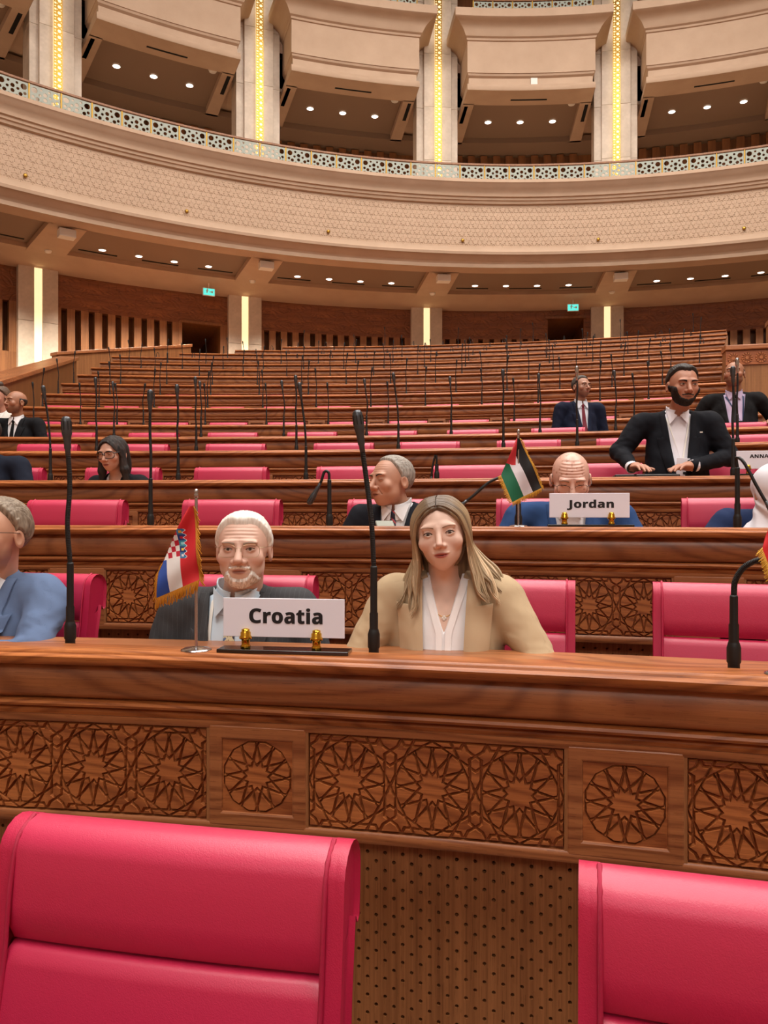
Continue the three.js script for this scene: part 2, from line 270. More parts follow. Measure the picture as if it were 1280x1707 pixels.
function downlight(p, r, label, group, inten) {
  const t = thing('downlight', label, 'downlight', p, 0, group);
  mesh('trim_ring', new THREE.TorusGeometry(r, 0.015, 6, 20).rotateX(Math.PI / 2), M.white, t); mesh('lamp', new THREE.CylinderGeometry(r * 0.92, r * 0.92, 0.02, 16), M.downlight, t);
  if (inten) spot('downlight_beam', [p[0], p[1] - 0.03, p[2]], [p[0], p[1] - 5, p[2]], 0xfff1dd, inten, 0.95);
}
for (let i = 0; i < COLS.length - 1; i++) for (let k = 0; k < 4; k++) {
  const t = mix(COLS[i], COLS[i + 1], 0.227 + 0.175 * k);
  downlight(hp(21.5, t, 7.225), 0.1, 'round white downlight in the lower soffit, ' + ORD[k] + ' from left in the ' + posW[i] + ' coffer', 'lower soffit downlights', i > 0 && i < 6 ? 85 : 0);
}
// columns
COLS.forEach((t, i) => {
  const c = structure('column', 'pale stone pillar with a vertical glowing strip, ' + posW[i] + ' of the lower ones', null, null, 'pillar'); c.position.set(...hp(23.2, t, 0)); c.rotation.y = -t;
  for (const s of [-1, 1]) for (let k = 0; k < 3; k++) mesh('stone_slab', bevelBox(0.42, 1.66, 0.5, 0.008, s * 0.32, 2.9 + k * 1.668, -0.22), M.stone, c);
  mesh('light_strip', box(0.2, 4.95, 0.06, 0, 4.55, -0.02), M.glow, c);
  const p = hp(23.05, t, 4.9), q = hp(10, t, 4.9); if (i > 0 && i < 7) areaLight('pillar_strip_light', 0.2, 4.2, p, q, 0xffdf9a, 1.1);
  // speaker box on the beam in front of it
  if (i > 1 && i < 6) { const s = thing('ceiling_speaker', 'small white box fixed under the soffit beam ahead of the ' + posW[i] + ' lower pillar', 'speaker', hp(20.0, t, 6.86), -t); mesh('housing', bevelBox(0.4, 0.2, 0.28, 0.015, 0, 0.1, 0), M.white, s); mesh('bracket', box(0.14, 0.06, 0.1, 0.04, 0.22, 0), M.black, s); }
  if (i > 1 && i < 6) { const s = thing('smoke_detector', 'small round detector under the soffit beam at the ' + posW[i] + ' lower pillar', 'detector', hp(22.0, t, 7.06), 0); mesh('body', lathe([[0, -0.03], [0.07, -0.02], [0.1, 0.03], [0.1, 0.04], [0, 0.04]], 14), M.white, s); }
});
// gallery fascia
const fascia = structure('gallery_fascia', 'curved cream gallery front with embossed star pattern between mouldings', null, null, 'balcony');
mesh('lower_moulding', hall([[19.85, 7.12], [19.3, 7.2], [19.24, 7.28], [19.16, 7.31], [19.1, 7.38], [19.04, 7.4], [19.02, 7.47], [19.06, 7.54], [19.07, 7.62], [19.12, 7.63]], TA, TB, 140), M.plaster, fascia);
mesh('patterned_band', hall([[19.12, 7.6], [19.12, 8.9]], TA, TB, 140), M.plaster, fascia);
mesh('cornice', hall([[19.12, 8.84], [19.05, 8.86], [19.03, 8.92], [18.99, 8.94], [18.98, 9.0], [18.93, 9.02], [18.92, 9.08], [18.9, 9.12], [18.84, 9.2], [18.76, 9.26], [18.74, 9.3], [18.7, 9.33], [18.7, 9.42], [19.05, 9.42], [19.05, 9.3], [24.5, 9.3]], TA, TB, 140), M.plaster, fascia);
{ // embossed star relief, too fine to pick apart
  const parts = [], ring = new THREE.RingGeometry(0.052, 0.062, 6, 1); const star = [];
  for (let k = 0; k < 12; k++) { const a = k * Math.PI / 6, r = k % 2 ? 0.055 : 0.1; star.push([Math.cos(a) * r, Math.sin(a) * r]); }
  parts.push(raisedPoly(star, 0.011, 0.01));
  for (let k = 0; k < 6; k++) { const a = (k + 0.5) * Math.PI / 3, g = raisedPoly([[0.075, -0.009], [0.135, -0.009], [0.135, 0.009], [0.075, 0.009]], 0.009, 0.004); g.rotateZ(a); parts.push(g); }
  const g = merge(parts), rows = 5, n = Math.floor((TB - TA) * 19.11 / 0.262);
  const im = new THREE.InstancedMesh(g, M.plaster, rows * n); im.name = 'star_relief'; im.userData.kind = 'stuff'; im.castShadow = im.receiveShadow = true; let c = 0; const o = new THREE.Object3D();
  for (let j = 0; j < rows; j++) for (let i = 0; i < n; i++) { const t = TA + (i + 0.5 + (j % 2) / 2) * 0.262 / 19.11; const p = hp(19.118, t, 7.76 + j * 0.235); o.position.set(...p); o.rotation.set(0, -t, 0); o.updateMatrix(); im.setMatrixAt(c++, o.matrix); }
  fascia.add(im);
}
[[42, 302], [311, 358], [547, 393], [771, 405], [997, 405], [1240, 388]].forEach(([u], i) => {
  const t = thetaAt(u, 19.1, HX, HZ), s = thing('fascia_fitting', 'tiny dark round fitting on the embossed gallery front, ' + ORD[i] + ' from left', 'fitting', hp(19.1, t, 7.8), -t);
  mesh('body', lathe([[0, 0], [0.045, 0.002], [0.05, 0.03], [0.03, 0.05], [0, 0.05]], 12).rotateX(Math.PI / 2), M.brassDull, s);
});
// patterned rail panel (frosted glass with clear rounds)
function railPanel(w, h) {
  const s = new THREE.Shape(); s.moveTo(-w / 2, 0); s.lineTo(w / 2, 0); s.lineTo(w / 2, h); s.lineTo(-w / 2, h); s.lineTo(-w / 2, 0);
  const holes = [[-0.36, 0.73, 0.105, 12], [0.36, 0.73, 0.105, 12], [0, 0.62, 0.075, 8], [-0.14, 0.84, 0.05, 6], [0.14, 0.84, 0.05, 6], [-0.17, 0.52, 0.055, 6], [0.17, 0.52, 0.055, 6], [-0.4, 0.36, 0.06, 6], [0.4, 0.36, 0.06, 6], [-0.26, 0.26, 0.07, 8], [0.26, 0.26, 0.07, 8], [0, 0.33, 0.07, 8], [-0.13, 0.1, 0.055, 6], [0.13, 0.1, 0.055, 6], [-0.4, 0.1, 0.05, 6], [0.4, 0.1, 0.05, 6]];
  for (const [x, y, r, n] of holes) { const p = new THREE.Path(); for (let k = 0; k <= n; k++) { const a = k / n * Math.PI * 2 + 0.3, X = x * w + Math.cos(a) * r * h * 1.62, Yv = y * h + Math.sin(a) * r * h * 1.62; k ? p.lineTo(X, Yv) : p.moveTo(X, Yv); } s.holes.push(p); }
  return new THREE.ExtrudeGeometry(s, { depth: 0.012, bevelEnabled: false });
}
function railing(name, label, r, h0, t0, t1, height, pitch) {
  const t = thing(name, label, 'railing'); const n = Math.round((t1 - t0) * r / pitch), step = (t1 - t0) / n, w = step * r - 0.045;
  const g = railPanel(w, height - 0.05), pg = merge([box(0.03, height, 0.03, 0, height / 2, 0), box(0.05, 0.02, 0.05, 0, 0.01, 0)]);
  mesh('handrail', hslab(r - 0.03, r + 0.03, h0 + height, h0 + height + 0.045, t0, t1, n * 2), M.woodWall, t);
  for (let i = 0; i <= n; i++) { const a = t0 + i * step, p = mesh('post', pg, M.brassPost, t); p.position.set(...hp(r, a, h0)); p.rotation.y = -a; if (i < n) { const b = a + step / 2, q = mesh('lattice_panel', g, M.frosted, t); q.position.set(...hp(r, b, h0 + 0.025)); q.rotation.y = -b; } }
  return t;
}
railing('gallery_railing', 'long brass and patterned glass railing along the curved gallery edge', 18.88, 9.42, COLS[1] - 0.02, COLS[6] + 0.05, 0.45, 0.7);
// gallery level: back wall, soffit frames, coffers, box fronts, upper pillars
const gwall = structure('wall_gallery', 'dark wood board wall at the back of the gallery', null, null);
mesh('wall_lining', hslab(24.4, 24.6, 9.2, 12.9, TA, TB, 60), M.woodWall, gwall);
const upperWall = structure('wall_upper', 'brown wood wall behind the upper boxes', hslab(22.4, 22.7, 14.5, 17.6, TA, TB, 60), M.woodWall);
const lattice = (() => {
  const s = new THREE.Shape(), w = 0.11, H0 = 7.9; s.moveTo(-w, 0); s.lineTo(w, 0); s.lineTo(w, H0); s.lineTo(-w, H0); s.lineTo(-w, 0);
  const put = (x, y, r, n) => { const p = new THREE.Path(); for (let k = 0; k <= n; k++) { const a = k / n * Math.PI * 2, X = x + Math.cos(a) * r, Yv = y + Math.sin(a) * r; k ? p.lineTo(X, Yv) : p.moveTo(X, Yv); } s.holes.push(p); };
  for (let j = 0; j < 49; j++) { put(0.035, 0.1 + j * 0.158, 0.05, 6); put(-0.065, 0.18 + j * 0.158, 0.033, 6); put(0.078, 0.18 + j * 0.158, 0.02, 5); put(-0.022, 0.18 + j * 0.158 + 0.0, 0.018, 5); put(-0.07, 0.1 + j * 0.158, 0.024, 5); }
  return new THREE.ExtrudeGeometry(s, { depth: 0.015, bevelEnabled: false });
})();
for (let i = 0; i < COLS.length; i++) {
  const t = COLS[i], c = structure('column', 'tall pale stone pillar with a lit lattice strip, ' + posW[i] + ' of the upper ones', null, null, 'pillar'); c.position.set(...hp(21, t, 9.3)); c.rotation.y = -t;
  for (let k = 0; k < 5; k++) { mesh('stone_slab', bevelBox(0.86, 1.655, 0.4, 0.008, 0, 0.83 + k * 1.66, -0.2), M.stone, c); mesh('stone_slab', bevelBox(1.3, 1.655, 0.8, 0.008, 0, 0.83 + k * 1.66, -0.52), M.stone, c); }
  mesh('light_box', box(0.2, 7.9, 0.1, 0, 4.05, 0.05), M.glow, c);
  const l = mesh('lattice_screen', lattice, M.brassDull, c); l.position.set(0, 0.1, 0.105);
  if (i > 0 && i < 7) areaLight('pillar_lattice_light', 0.2, 7.4, hp(20.86, t, 13.2), hp(8, t, 13.2), 0xffd890, 1.1);
}
for (let i = 0; i < COLS.length - 1; i++) {
  const a = COLS[i], b = COLS[i + 1], m = (a + b) / 2;
  const n = 11; for (let k = 0; k < n; k++) { const t0 = mix(a + 0.03, b - 0.03, k / n), t1 = mix(a + 0.03, b - 0.03, (k + 0.55) / n); mesh('board', hslab(24.16, 24.28, 9.3, 12.6, t0, t1, 1), M.woodWall, gwall); }
  const gs = structure('ceiling_gallery', 'plaster soffit frame of the ' + posW[i] + ' gallery bay around a dark coffer', null, null, 'ceiling');
  const hw = 5.45 * D2R, ci = 4.5 * D2R, h0 = 12.64, h1 = 12.82;
  mesh('soffit_front', hslab(20.0, 20.85, h0, h1, m - hw, m + hw, 10), M.plaster, gs);
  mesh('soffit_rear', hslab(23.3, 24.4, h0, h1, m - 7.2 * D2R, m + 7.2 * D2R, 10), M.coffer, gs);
  for (const s of [-1, 1]) { const q = [m + s * ci, m + s * hw].sort((x, y) => x - y); mesh('soffit_side', hslab(20.8, 23.4, h0, h1, q[0], q[1], 3), M.plaster, gs); mesh('air_slot_shade', hslab(20.95, 22.0, h0 - 0.006, h0 + 0.02, m + s * (ci + 0.004 + 0.004), m + s * (ci + 0.004 + 0.009), 2), M.dark, gs); }  // side slots are dark strips too, their inner shade put into the colour
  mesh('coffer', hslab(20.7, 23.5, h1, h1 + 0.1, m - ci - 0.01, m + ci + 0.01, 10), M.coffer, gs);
  mesh('air_slot_shade', hslab(20.5, 20.57, h0 - 0.006, h0 + 0.02, m - 0.026, m + 0.028, 4), M.dark, gs);  // front slot likewise: painted shade instead of an opening
  const roof = mesh('roof_slab', hslab(21.7, 24.6, 12.9, 13.0, a - 0.002, b + 0.002, 12), M.plaster, gs);
  // box front
  const bf = structure('gallery_box', 'cream stepped box front of the ' + posW[i] + ' upper bay', null, null, 'balcony');
  // loft of the front with mitred returns: rows of [radius, height, half angle]
  const rowsB = [[19.98, 12.63, 5.45], [19.96, 12.67, 5.47], [19.96, 12.74, 5.47], [20.08, 12.8, 5.32], [20.12, 12.88, 5.27], [20.12, 13.06, 5.27], [20.05, 13.1, 5.36], [20.02, 13.16, 5.42], [20.0, 13.16, 5.45], [20.0, 14.1, 5.45], [19.96, 14.11, 5.5], [19.94, 14.16, 5.55], [19.88, 14.19, 5.65], [19.84, 14.25, 5.75], [19.8, 14.34, 5.9], [19.72, 14.42, 6.15], [19.6, 14.48, 6.45], [19.5, 14.51, 6.7], [19.47, 14.53, 6.75], [19.47, 14.76, 6.75], [21.3, 14.76, 6.75]];
  const NB = 14, bp = [], bi = [], Wb = NB + 3; for (const [r, h, hd] of rowsB) { bp.push(...hp(21.3, m - hd * D2R, h)); for (let q = 0; q <= NB; q++) bp.push(...hp(r, mix(m - hd * D2R, m + hd * D2R, q / NB), h)); bp.push(...hp(21.3, m + hd * D2R, h)); }
  for (let j = 0; j < rowsB.length - 1; j++) for (let q = 0; q < Wb - 1; q++) { const A = j * Wb + q, C = A + Wb; bi.push(A, A + 1, C + 1, A, C + 1, C); }
  let bg = new THREE.BufferGeometry(); bg.setAttribute('position', new THREE.Float32BufferAttribute(bp, 3)); bg.setIndex(bi); bg = toCreasedNormals(bg, 0.5); mesh('box_front', metreUV(bg), M.plaster, bf);
  railing('box_railing', 'short patterned glass railing on top of the ' + posW[i] + ' upper box', 19.72, 14.76, m - 5.1 * D2R, m + 5.1 * D2R, 0.36, 0.6);
  for (const f of [0.26, 0.5, 0.74]) downlight(hp(22.2, mix(a, b, 0.5 + (f - 0.5) * 0.75), 12.8), 0.11, 'round white downlight in the ' + posW[i] + ' gallery coffer, ' + (f < 0.4 ? 'left' : f > 0.6 ? 'right' : 'middle') + ' one', 'gallery coffer downlights', i > 0 && i < 6 && f === 0.5 ? 40 : 0);
  { const s = thing('smoke_detector', 'white round detector in the front corner of the ' + posW[i] + ' gallery coffer', 'detector', hp(21.1, m + 3.9 * D2R, 12.78)); mesh('body', lathe([[0, -0.05], [0.1, -0.04], [0.13, 0.02], [0.13, 0.03], [0, 0.03]], 14), M.white, s); }
  for (const s of [-1, 1]) { const q = thing('wall_sconce', 'small brass wall lamp, ' + (s < 0 ? 'left' : 'right') + ' one behind the ' + posW[i] + ' box railing', 'wall lamp', hp(22.3, m + s * 3.9 * D2R, 15.75), -m); mesh('shade', lathe([[0.03, 0.12], [0.06, 0], [0.07, 0]], 12), M.brassDull, q); mesh('bulb', new THREE.SphereGeometry(0.045, 10, 8).translate(0, -0.02, 0), M.downlight, q); }
}
// exit signs
[[348, 478], [955, 505]].forEach(([u, v], i) => {
  const t = thetaAt(u, 22.6, HX, HZ), s = thing('exit_sign', 'green lit exit sign hanging from the soffit, ' + ['left', 'right'][i] + ' one', 'exit sign', hp(22.6, t, 6.9), -t);
  mesh('housing', bevelBox(0.38, 0.24, 0.05, 0.01, 0, -0.12, 0), M.white, s); mesh('lit_face', box(0.34, 0.2, 0.01, 0, -0.12, 0.028), M.exitGlow, s);
  const man = merge([box(0.03, 0.1, 0.006, -0.06, -0.11, 0.036), box(0.09, 0.02, 0.006, -0.05, -0.09, 0.036), new THREE.SphereGeometry(0.018, 8, 6).translate(-0.05, -0.045, 0.034), box(0.1, 0.025, 0.006, 0.07, -0.12, 0.036), box(0.04, 0.07, 0.006, 0.1, -0.12, 0.036)]); mesh('pictogram', man, M.white, s);
  mesh('hanger', box(0.02, 0.2, 0.02, 0, 0.1, 0), M.white, s);
});
{ const t = thetaAt(327, 23.9, HX, HZ), s = thing('exit_sign', 'green exit sign glowing inside the gallery bay behind the railing', 'exit sign', hp(24.0, t, 11.35), -t); mesh('housing', bevelBox(0.38, 0.24, 0.05, 0.01, 0, 0, 0), M.white, s); mesh('lit_face', box(0.34, 0.2, 0.01, 0, 0, 0.028), M.exitGlow, s); mesh('bracket', box(0.02, 0.06, 0.2, 0, 0, -0.1), M.white, s); }
{ const t = COLS[4], s = thing('fire_notice', 'small white and red notice plate low on the pale pillar', 'notice', [...hp(22.9, t, 5.05)], -t); s.translateX(-0.32); mesh('plate', box(0.16, 0.22, 0.01), M.white, s); mesh('red_print', box(0.13, 0.06, 0.004, 0, -0.07, 0.007), new THREE.MeshStandardMaterial({ color: 0xc8404a }), s); }
{ const t = thetaAt(697, 20.05, HX, HZ); const s = thing('wall_speaker', 'small pale square plate on the lower band of the box right of centre', 'speaker', hp(20.08, thetaAt(890, 20.1, HX, HZ), 12.95), -thetaAt(890, 20.1, HX, HZ)); mesh('plate', bevelBox(0.2, 0.2, 0.03, 0.006), M.white, s); }
// ------------------------------------------------------------------ desk rows
const DESK_H = 0.88;
const ROWS = [[0.14, -0.6], [1.7, -0.3286], [2.98, -0.0557], [4.28, 0.1835], [5.55, 0.454], [6.85, 0.683], [9.25, 1.063], [10.45, 1.4335], [11.65, 1.789], [12.85, 2.143], [14.05, 2.497], [15.25, 2.847], [16.45, 3.186], [17.65, 3.549], [18.85, 3.893], [20.05, 4.235], [21.25, 4.588]]
  .map(([z, h]) => ({ R: Math.hypot(OX, z + OZ), top: Y(h), floor: Y(h) - DESK_H }));
const SEAT_UP = 1.005, CHAIR_BACK = 0.76, PERIOD = 0.825;
const rowName = (k) => k === 0 ? 'nearest' : ORD[k - 1];
// terraced floor
const floorT = structure('floor_terraces', 'carpeted curved steps carrying the desk rows', null, null, 'floor');
for (let k = 0; k < ROWS.length; k++) {
  const r = ROWS[k], n = ROWS[k + 1], lo = k < 6, a = lo ? -0.62 : -0.17, b = lo ? 0.72 : 0.39;
  mesh('tread', arcSlab(OX, OZ, r.R + 0.16, n ? n.R + 0.2 : r.R + 1.6, k ? ROWS[k - 1].floor - 0.3 : -0.35, r.floor, a, b, 40), M.carpet, floorT);
}
// carved strapwork: straight grooves of interlaced twelve-fold rosettes; the faces between the grooves are the raised pieces
const RA = 0.375, PD = (r, deg) => [r * Math.cos(deg * D2R), r * Math.sin(deg * D2R)];
function rosetteLines(cx, cy, outer = true) {
  const L = [], add = (a, b) => L.push([[a[0] + cx, a[1] + cy], [b[0] + cx, b[1] + cy]]), rN = RA * Math.cos(75 * D2R) / Math.cos(45 * D2R), e = (0.433 - RA) * Math.tan(15 * D2R);
  const rot = (p, d) => { const c = Math.cos(d * D2R), q = Math.sin(d * D2R); return [p[0] * c - p[1] * q, p[0] * q + p[1] * c]; };
  for (let k = 0; k < 12; k++) {
    if (outer) add(PD(0.5, 30 * k), PD(0.5, 30 * k + 60));
    else add(rot([0.433, -0.116], 30 * k), rot([0.433, 0.116], 30 * k));
    for (const s of [-1, 1]) add(rot([0.433, -s * e], 30 * k), rot(PD(rN, s * 30), 30 * k));
  }
  return L;
}
function gapLines(cx, cy) {           // square and triangles between four rosettes, centred on (cx, cy)
  const L = [], q = 0.134, w = 0.067, h = Math.tan(30 * D2R);
  for (let k = 0; k < 4; k++) { const c = Math.cos(k * Math.PI / 2), s = Math.sin(k * Math.PI / 2), R = ([x, y]) => [cx + x * c - y * s, cy + x * s + y * c], add = (a, b) => L.push([R(a), R(b)]);
    for (const m of [-1, 1]) { add([m * w, -0.25], [0, -0.289]); add([m * w, -0.25], [m * w, -0.173]); add([0, -q], [m * w, -0.173]); add([0, -q], [m * 0.085, -0.085]); } }
  return L;
}
function planarFaces(segs, x0, x1, y0, y1) {
  const S2 = []; // clip to the panel
  for (const [a, b] of segs) { let t0 = 0, t1 = 1; const d = [b[0] - a[0], b[1] - a[1]]; let ok = true; for (const [p, q] of [[-d[0], a[0] - x0], [d[0], x1 - a[0]], [-d[1], a[1] - y0], [d[1], y1 - a[1]]]) { if (Math.abs(p) < 1e-12) { if (q < 0) ok = false; } else { const r = q / p; if (p < 0) t0 = Math.max(t0, r); else t1 = Math.min(t1, r); } } if (ok && t1 - t0 > 1e-6) S2.push([[a[0] + d[0] * t0, a[1] + d[1] * t0], [a[0] + d[0] * t1, a[1] + d[1] * t1]]); }
  S2.push([[x0, y0], [x1, y0]], [[x1, y0], [x1, y1]], [[x1, y1], [x0, y1]], [[x0, y1], [x0, y0]]);
  const V = new Map(), P = [], id = (p) => { const kx = Math.round(p[0] * 2000), ky = Math.round(p[1] * 2000); for (let i = -1; i <= 1; i++) for (let j = -1; j <= 1; j++) { const f = V.get((kx + i) + ',' + (ky + j)); if (f !== undefined) return f; } V.set(kx + ',' + ky, P.length); P.push(p); return P.length - 1; };
  const cuts = S2.map(() => [0, 1]);
  for (let i = 0; i < S2.length; i++) for (let j = i + 1; j < S2.length; j++) { const [a, b] = S2[i], [c, d] = S2[j], r = [b[0] - a[0], b[1] - a[1]], q = [d[0] - c[0], d[1] - c[1]], den = r[0] * q[1] - r[1] * q[0]; if (Math.abs(den) < 1e-9) { for (const [p, k, A, D] of [[c, i, a, r], [d, i, a, r], [a, j, c, q], [b, j, c, q]]) { const l2 = D[0] * D[0] + D[1] * D[1], t = ((p[0] - A[0]) * D[0] + (p[1] - A[1]) * D[1]) / l2, e = Math.abs((p[0] - A[0]) * D[1] - (p[1] - A[1]) * D[0]) / Math.sqrt(l2); if (e < 1e-4 && t > 0 && t < 1) cuts[k].push(t); } continue; } const t = ((c[0] - a[0]) * q[1] - (c[1] - a[1]) * q[0]) / den, u = ((c[0] - a[0]) * r[1] - (c[1] - a[1]) * r[0]) / den, e = 0.004; if (t > -e && t < 1 + e && u > -e && u < 1 + e) { cuts[i].push(Math.max(0, Math.min(1, t))); cuts[j].push(Math.max(0, Math.min(1, u))); } }
  const adj = [], link = (a, b) => { (adj[a] ||= new Set()).add(b); (adj[b] ||= new Set()).add(a); };
  S2.forEach(([a, b], i) => { const ts = cuts[i].sort((m, n) => m - n); let prev = null; for (const t of ts) { const v = id([a[0] + (b[0] - a[0]) * t, a[1] + (b[1] - a[1]) * t]); if (prev !== null && prev !== v) link(prev, v); prev = v; } });
  let ch = true; while (ch) { ch = false; adj.forEach((s, v) => { if (s && s.size === 1) { const o = [...s][0]; adj[o].delete(v); s.clear(); ch = true; } }); }   // drop dead ends
  const ord = adj.map((s, v) => s ? [...s].sort((m, n) => Math.atan2(P[m][1] - P[v][1], P[m][0] - P[v][0]) - Math.atan2(P[n][1] - P[v][1], P[n][0] - P[v][0])) : []), used = new Set(), faces = [];
  ord.forEach((ns, v) => ns.forEach((w) => { if (used.has(v + '>' + w)) return; let a = v, b = w; const f = []; for (let g = 0; g < 500; g++) { used.add(a + '>' + b); f.push(P[a]); const o = ord[b], i = o.indexOf(a), c = o[(i - 1 + o.length) % o.length]; a = b; b = c; if (a === v && b === w) break; } let A = 0; f.forEach((p, i) => { const q = f[(i + 1) % f.length]; A += p[0] * q[1] - q[0] * p[1]; }); if (A > 0) faces.push([f, A / 2]); }));
  return faces;
}
function tidy(f) { return f.filter((p, i) => { const a = f[(i + f.length - 1) % f.length], b = f[(i + 1) % f.length], c = Math.abs((p[0] - a[0]) * (b[1] - p[1]) - (p[1] - a[1]) * (b[0] - p[0])), l = Math.hypot(p[0] - a[0], p[1] - a[1]) * Math.hypot(b[0] - p[0], b[1] - p[1]); return c > 0.02 * l; }); }
function shrink(pts, d) { const n = pts.length; return pts.map((p, i) => { const a = pts[(i + n - 1) % n], b = pts[(i + 1) % n], e1 = [p[0] - a[0], p[1] - a[1]], e2 = [b[0] - p[0], b[1] - p[1]], l1 = Math.hypot(...e1), l2 = Math.hypot(...e2), n1 = [-e1[1] / l1, e1[0] / l1], n2 = [-e2[1] / l2, e2[0] / l2]; let mx = n1[0] + n2[0], my = n1[1] + n2[1]; const l = Math.hypot(mx, my) || 1e-9; mx /= l; my /= l; const k = d / Math.max(0.5, mx * n1[0] + my * n1[1]); return [p[0] + mx * k, p[1] + my * k]; }); }
const areaOf = (q) => { let A = 0; q.forEach((p, i) => { const b = q[(i + 1) % q.length]; A += p[0] * b[1] - b[0] * p[1]; }); return A / 2; };
const WIDE = [0.584, 0.218], MED = 0.205;
function pieceList(segs, x0, x1, y0, y1, sx, sy, keep) {
  const big = [], small = [];
  for (const [f0, A] of planarFaces(segs, x0, x1, y0, y1)) { if (keep && !keep(f0)) continue; let f = tidy(f0).map(([x, y]) => [x * sx, y * sy]); if (f.length < 3) continue; const a0 = areaOf(f), star = f.length > 14, m = Math.sqrt(Math.abs(a0)); f = shrink(f, Math.min(0.00115, m * 0.1)); const a1 = areaOf(f); if (a1 < 5e-6) continue; const g = raisedPoly(f, star ? 0.009 : 0.011, Math.min(star ? 0.0012 : 0.003, Math.sqrt(a1) * 0.2)); (a1 > 1.1e-4 ? big : small).push([star ? 'star_centre' : a1 > 4.5e-4 ? 'petal' : 'carved_piece', g]); }
  return [big, small];
}
const wideSegs = []; for (const c of [-2, -1, 0, 1, 2]) { wideSegs.push(...rosetteLines(c, 0)); if (Math.abs(c) < 2) wideSegs.push(...rosetteLines(c, 1), ...rosetteLines(c, -1)); } for (const x of [-1.5, -0.5, 0.5, 1.5]) for (const y of [-0.5, 0.5]) wideSegs.push(...gapLines(x, y));
const [wideBig, wideTiny] = pieceList(wideSegs, -1.5, 1.5, -0.5, 0.5, 0.1935, 0.215);
const [medBig, medTiny] = pieceList(rosetteLines(0, 0, false), -0.6, 0.6, -0.6, 0.6, 0.19, 0.19, (f) => f.every(([x, y]) => Math.hypot(x, y) < 0.46));
const wideSmall = merge(wideTiny.map((p) => p[1])), medSmall = medTiny.length ? merge(medTiny.map((p) => p[1])) : null, wideMerged = merge([...wideBig, ...wideTiny].map((p) => p[1])), medMerged = merge([...medBig, ...medTiny].map((p) => p[1]));
const medFrame = (() => { const s = new THREE.Shape(), o = MED / 2 + 0.012, i = MED / 2 - 0.012; s.moveTo(-o, -o); s.lineTo(o, -o); s.lineTo(o, o); s.lineTo(-o, o); s.lineTo(-o, -o); const p = new THREE.Path(); p.moveTo(-i, -i); p.lineTo(-i, i); p.lineTo(i, i); p.lineTo(i, -i); p.lineTo(-i, -i); s.holes.push(p); return metreUV(new THREE.ExtrudeGeometry(s, { depth: 0.012, bevelEnabled: true, bevelThickness: 0.005, bevelSize: 0.005, bevelSegments: 2 })); })();
// flat field around the sunk medallion rosette
const medField = (() => { const s = new THREE.Shape(), o = MED / 2 - 0.012; s.moveTo(-o, -o); s.lineTo(o, -o); s.lineTo(o, o); s.lineTo(-o, o); s.lineTo(-o, -o); const p = new THREE.Path(); for (let k = 0; k <= 24; k++) { const a = -k * 15 * D2R, r = (k % 2 ? 0.452 : 0.437) * 0.19; k ? p.lineTo(r * Math.cos(a), r * Math.sin(a)) : p.moveTo(r, 0); } s.holes.push(p); return metreUV(new THREE.ExtrudeGeometry(s, { depth: 0.012, bevelEnabled: false })); })();
// perforated board with staggered round holes
function perfBoard(w, h) {
  const s = new THREE.Shape(); s.moveTo(-w / 2, 0); s.lineTo(w / 2, 0); s.lineTo(w / 2, h); s.lineTo(-w / 2, h); s.lineTo(-w / 2, 0); const p = 0.043;
  for (let j = 0; j * p / 2 < h - 0.05; j++) for (let x = -w / 2 + 0.04 + (j % 2) * p / 2; x < w / 2 - 0.03; x += p) { const c = new THREE.Path(); const y = h - 0.035 - j * p / 2; for (let k = 0; k <= 8; k++) { const a = -k / 8 * Math.PI * 2; k ? c.lineTo(x + Math.cos(a) * 0.0047, y + Math.sin(a) * 0.0047) : c.moveTo(x + Math.cos(a) * 0.0047, y + Math.sin(a) * 0.0047); } s.holes.push(c); }
  return metreUV(new THREE.ExtrudeGeometry(s, { depth: 0.012, bevelEnabled: false }));
}
const perfGeo = perfBoard(0.72, 0.68), plainBoard = metreUV(box(0.72, 0.68, 0.012, 0, 0.34, 0.006));
const profTop = [[0.045, -0.037], [0.012, -0.037], [0.004, -0.033], [0.0, -0.025], [-0.001, -0.016], [0.003, -0.011], [0.008, -0.009], [0.009, -0.006], [0.012, -0.001], [0.017, 0.001], [0.023, -0.001], [0.03, 0], [0.092, 0], [0.097, -0.003], [0.1, -0.008], [0.1, -0.055]];
const profFrieze = [[0.075, -0.128], [0.056, -0.126], [0.048, -0.12], [0.043, -0.112], [0.038, -0.098], [0.036, -0.082], [0.037, -0.066], [0.041, -0.052], [0.046, -0.042], [0.05, -0.034]];
const profBead = [[0.075, -0.168], [0.058, -0.168], [0.056, -0.158], [0.062, -0.15], [0.05, -0.147], [0.042, -0.144], [0.039, -0.138], [0.042, -0.132], [0.05, -0.129], [0.075, -0.128]];
const profBoard = [[0.12, -0.428], [0.066, -0.428], [0.066, -0.16]];
const profRailTop = [[0.066, -0.184], [0.052, -0.184], [0.05, -0.181], [0.05, -0.167], [0.07, -0.165]];
const profRailLow = [[0.12, -0.43], [0.052, -0.43], [0.05, -0.427], [0.05, -0.408], [0.053, -0.404], [0.066, -0.404]];
const profWrite = [[0.1, -0.085], [0.1, -0.055], [0.5, -0.055], [0.51, -0.06], [0.51, -0.085]];
const deskSpan = (k) => k < 6 ? [-0.45, 0.55] : [[-7.6, 19.6], [-7.6, 19.5], [-7.5, 19.2], [-7.6, 19.2], [-7.7, 19.5], [-7.8, 19.7], [-8, 20.0], [-8, 20.1], [-5.3, 20.3], [-2.95, 20.5], [-0.85, 20.6]][k - 6].map((d) => d * D2R);
